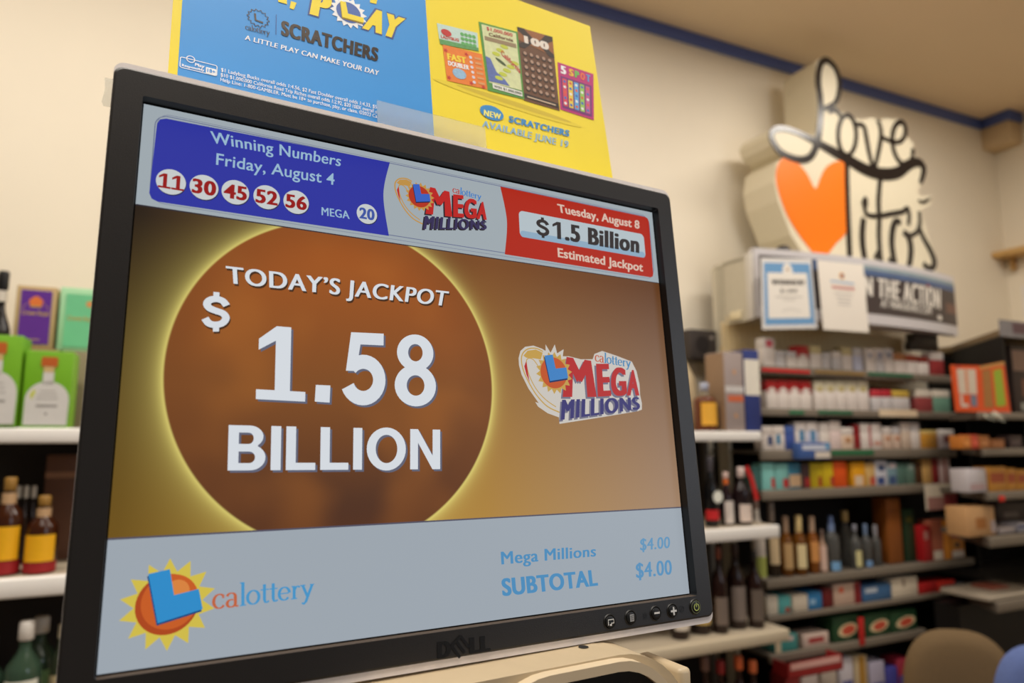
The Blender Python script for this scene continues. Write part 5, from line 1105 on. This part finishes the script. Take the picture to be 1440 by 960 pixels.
# signs in the hutch
x0_, z1_ = W.at(1405, 449, -.3); x1_, z0_ = W.at(1452, 477, -.3)
b = MB(); b.box(0, x1_ - x0_, -.004, .004, 0, z1_ - z0_, mat((132, 128, 130), .5, noise=.2, scale=20)); o = tag(b.build('grey_sign', None, base(x0_, -.3, z0_)), 'grey sign at the front of the dark corner shelving roof', 'sign')
b = MB(); b.flat(rect(.09, x1_ - x0_ - .02, .02, .07), -.0045, mat((96, 70, 76), .5)); b.build('sign_print', o)
pz_, pzt = VZ['A'] + .001, W.at(1430, 482, YV + .06)[1]
carton('picture_box', 'brown box with pinkish picture under the grey sign', 'box', 1424, 1462, 486, pz_, YV + .05, .08, (58, 44, 40), ((.05, .6, .62, .92, (150, 120, 104)), (.3, .6, .25, .5, (120, 76, 56)), (.2, .9, .05, .16, (150, 150, 140))), ymid=530)
# folded orange ticket display
od = empty('ticket_display', base(0, 0, 0), 'orange two-leaf ticket display on the corner shelving right of the cigarette rack', 'display')
YO = YV + .004
q0 = [W.at(p[0], p[1], YO) for p in ((1345, 581), (1380, 577), (1377, 514), (1337, 513))]; q1_ = [W.at(p[0], p[1], YO) for p in ((1380, 577), (1421, 574), (1412, 508), (1377, 515))]
for q in (q0, q1_):
    for i in (0, 1): q[i] = (q[i][0], VZ['A'] + .001)
m_or = mat((232, 84, 22), .45, noise=.05)
for q, nm in ((q0, 'left_leaf'), (q1_, 'right_leaf')):
    b = MB(); b.prism(q, YO, YO + .004, m_or); o = b.build(nm, od)
    b = MB(); f = lambda *p: [bil(q, *t) for t in p]; y = YO - .0006
    if nm == 'left_leaf':
        b.flat(f((.18, .38), (.86, .38), (.86, .92), (.18, .92)), y, mat((222, 206, 186), .5, noise=.1, scale=60)); b.flat(f((.16, .93), (.30, .93), (.30, 1), (.16, 1)), y - .0004, mat((206, 60, 40), .5)); b.flat(f((.60, .12), (.84, .12), (.84, .36), (.60, .36)), y, mat((120, 130, 150), .5)); b.flat(f((.2, .1), (.3, .1), (.3, .36), (.2, .36)), y, mat((222, 206, 190), .5)); b.flat(f((.2, .1), (.5, .1), (.5, .17), (.2, .17)), y - .0003, mat((222, 206, 190), .5)); b.flat(f((.45, .4), (.55, .4), (.55, .9), (.45, .9)), y - .0004, mat((226, 150, 110), .5))
    else:
        b.flat(f((.52, .12), (.86, .14), (.86, .88), (.52, .86)), y, mat((160, 186, 50), .5, noise=.1, scale=60)); b.flat(f((.1, .1), (.42, .1), (.42, .9), (.1, .9)), y, mat((176, 120, 60), .5, noise=.2, scale=60)); b.flat(f((0, .93), (1, .93), (1, 1), (0, 1)), y, mat((206, 150, 80), .5))
    b.build('leaf_print', o)
b = MB(); c0 = W.at(1398, 588, YV - .02)
for i in range(9):
    a = random.uniform(-.05, .05); e = random.uniform(-.008, .02); b.raw([(a - .03, -.004 * i, e), (a + .028, .002 - .004 * i, e - .014), (a + .01, .01, e + .018)], [(0, 1, 2)], mat((196, 196, 180), .2, noise=.1))
tag(b.build('crumpled_wrap', None, base(c0[0], YV - .012, c0[1])), 'crumpled clear wrap hanging on the shelf edge under the orange display', 'wrap', kind='stuff')
G = 'snack packs on the upper right corner shelf'; zb = VZ['B'] + .001
for k, (x0, x1, yt, c, d) in enumerate(((1354, 1366, 612, (206, 126, 50), 'orange-brown'), (1367, 1377, 611, (214, 84, 56), 'red-orange'), (1378, 1392, 612, (200, 126, 66), 'caramel brown'), (1393, 1413, 617, (176, 110, 60), 'wide brown'), (1420, 1438, 612, (76, 60, 60), 'dark grey'))):
    carton('snack_pack', '%s snack pack, %s from the left on the shelf below the orange display' % (d, ORD[k]), 'snack pack', x0, x1, yt, zb, YV + .03, .06, c, ((.15, .85, .25, .6, tuple(min(255, v + 30) for v in c)),), G, ymid=624)
zb = VZ['C'] + .001; G = 'cartons on the middle right corner shelf'
carton('white_carton', 'white carton with pink stripes on the shelf above the tan box', 'carton', 1362, 1388, 659, zb, YV + .03, .08, (206, 200, 204), ((.1, .9, .15, .25, (196, 150, 150)), (.1, .9, .32, .38, (196, 160, 160))), ymid=680)
for k, (x0, x1, yt, d) in enumerate(((1392, 1416, 656, 'left'), (1417, 1430, 658, 'middle'), (1431, 1450, 660, 'right'))):
    carton('orange_carton', 'mustard orange carton with red print, %s one of three at the right picture edge' % d, 'carton', x0, x1, yt, zb, YV + .03, .07, (214, 150, 62), ((.05, .9, .35, .75, (186, 90, 50)),), G, ymid=680)
b = MB(); p = W.at(1410, 701, YV - .01); b.bevbox(-.018, .018, -.003, .003, -.012, .012, mat((216, 40, 26), .4), .002); tag(b.build('price_tag', None, base(p[0], YV - .008, p[1])), 'small bright red price tag on the shelf edge under the orange cartons', 'price tag')
zb = VZ['D'] + .001
carton('tan_box', 'tan box with brown emblem on the shelf at the right', 'box', 1362, 1400, 712, zb, YV + .04, .1, (206, 160, 110), ((.28, .66, .25, .62, (176, 112, 50)), (.82, 1, .1, .5, (196, 180, 180))), ymid=740)
carton('small_white_box', 'low white box right of the tan box', 'box', 1406, 1428, 741, zb, YV + .05, .08, (206, 196, 196), ymid=752)
carton('small_white_box', 'white and blue box cut off by the right picture edge', 'box', 1432, 1456, 735, zb, YV + .05, .08, (206, 204, 214), ((0, 1, .45, .75, (70, 80, 140)),), ymid=750)
carton('dark_carton', 'dark carton at the back above the low white box', 'carton', 1404, 1446, 705, zb, YV + .16, .08, (60, 44, 40), ((.2, .7, .4, .6, (120, 104, 96)),), ymid=735)
zb = VZ['E'] + .001
b = MB()
x0_, y0_ = W.at(1392, 845, YV + .02)[0], YV + .02
b.bevbox(0, .42, 0, .22, 0, .018, mat((176, 164, 146), .5), .003); tag(b.build('flat_tray', None, base(x0_, y0_, zb)), 'flat grey-beige tray lying on the lowest visible right shelf', 'tray')
b = MB(); b.bevbox(0, .12, 0, .1, 0, .012, mat((150, 84, 66), .5), .003); tag(b.build('folded_card', None, base(x0_ + .16, y0_ + .08, zb + .019)), 'rust red folded card on the flat grey-beige tray', 'card')
# right wall: paper and wooden bracket shelf
sx_, sz_ = None, None
def on_right(px, py):
    d = ray(px, py); k = ((W.o + W.ex * XC) - CAM).dot(W.ex) / d.dot(W.ex); q = CAM + d * k - W.o; return q.dot(W.ey), q.dot(W.ez)
ya, za = on_right(1402, 362); yb_, zb2 = on_right(1446, 346)
ws = empty('wall_shelf', base(XC - .07, (ya + yb_) / 2, za - .03), 'wooden shelf board on the right-hand wall in the corner', 'shelf')
b = MB(); b.bevbox(-.07, .07, -(abs(yb_ - ya) / 2) - .1, abs(yb_ - ya) / 2, 0, .035, mat((206, 166, 104), .5, noise=.15, scale=18), .004); b.build('board', ws)
b = MB(); b.slab([(.03, -.02), (.068, -.02), (.068, .0), (.03, .0)], -.08, 0, mat((190, 150, 94), .5)); b.build('bracket', ws)
ya, za = on_right(1436, 402); yb_, zb2 = on_right(1450, 446)
b = MB(); b.box(-.002, 0, 0, abs(yb_ - ya), 0, za - zb2, mat((236, 230, 222), .5, noise=.01)); tag(b.build('wall_paper_sheet', None, base(XC - .001, min(ya, yb_), zb2)), 'white paper sheet on the right-hand wall at the picture edge', 'paper')

# ================================================================== CHAIRS
def chair(label, pxc, pxtop, depth, hw, hh, col, turn):
    d = ray(pxc, pxtop); k = depth / d.dot(FWD); top = CAM + d * k
    root = empty('office_chair', Matrix.Translation((top.x, top.y, 0)) @ Matrix.Rotation(turn, 4, 'Z'), label, 'chair')
    m = mat(col, .85, noise=.25, scale=220, bump=.5); bk = mat((40, 38, 36), .5)
    b = MB(); N, K = 40, 10; vs = []; fs = []; zc = top.z - hh
    for side in (0, 1):
        for j in range(K + 1):
            r = j / K
            for i in range(N):
                a = 2 * pi * i / N; ca, sa = cos(a), sin(a); e = 2 / 2.7
                x = hw * r * abs(ca) ** e * (1 if ca >= 0 else -1); z = hh * r * abs(sa) ** e * (1 if sa >= 0 else -1)
                th = .038 * (1 - r ** 4) ** .5
                y = -.10 * (x / hw) ** 2 * hw + (th if side else -th); vs.append((x, y, zc + z))
        o = side * (K + 1) * N
        for j in range(K):
            for i in range(N):
                q = (o + j * N + i, o + j * N + (i + 1) % N, o + (j + 1) * N + (i + 1) % N, o + (j + 1) * N + i); fs.append(q if side else q[::-1])
    b.raw(vs, fs, m, True); b.build('backrest', root)
    seat = min(.47, zc - hh + .03)
    b = MB(); b.lathe([(.001, seat - .05), (hw * .95, seat - .05), (hw * 1.15, seat - .03), (hw * 1.15, seat), (hw, seat + .025), (.001, seat + .03)], 0, .26, m, 28); b.build('seat', root)
    b = MB(); b.tube([(0, .06, zc - hh * .5), (0, .07, zc - hh - .02), (0, .10, seat - .06), (0, .24, seat - .06)], .018, bk, 8); b.build('back_bar', root)
    b = MB(); b.tube([(0, .26, seat - .05), (0, .26, .10)], .028, bk, 12); b.build('column', root)
    for i in range(5):
        a = 2 * pi * i / 5; b = MB(); b.tube([(0, .26, .11), (.26 * cos(a), .26 + .26 * sin(a), .07)], [.024, .016], bk, 8); lg = b.build('leg', root)
        b = MB(); b.lathe([(.0005, 0), (.02, .004), (.028, .028), (.02, .052), (.0005, .056)], .26 * cos(a), .26 + .26 * sin(a), bk, 12); b.build('caster', lg)
chair('beige woven office chair with a rounded backrest before the right shelves', 1341, 884, 2.25, .165, .23, (112, 90, 60), radians(-14))
chair('periwinkle blue rounded chair back at the lower right picture corner', 1468, 906, 1.75, .125, .20, (92, 110, 164), radians(-20))
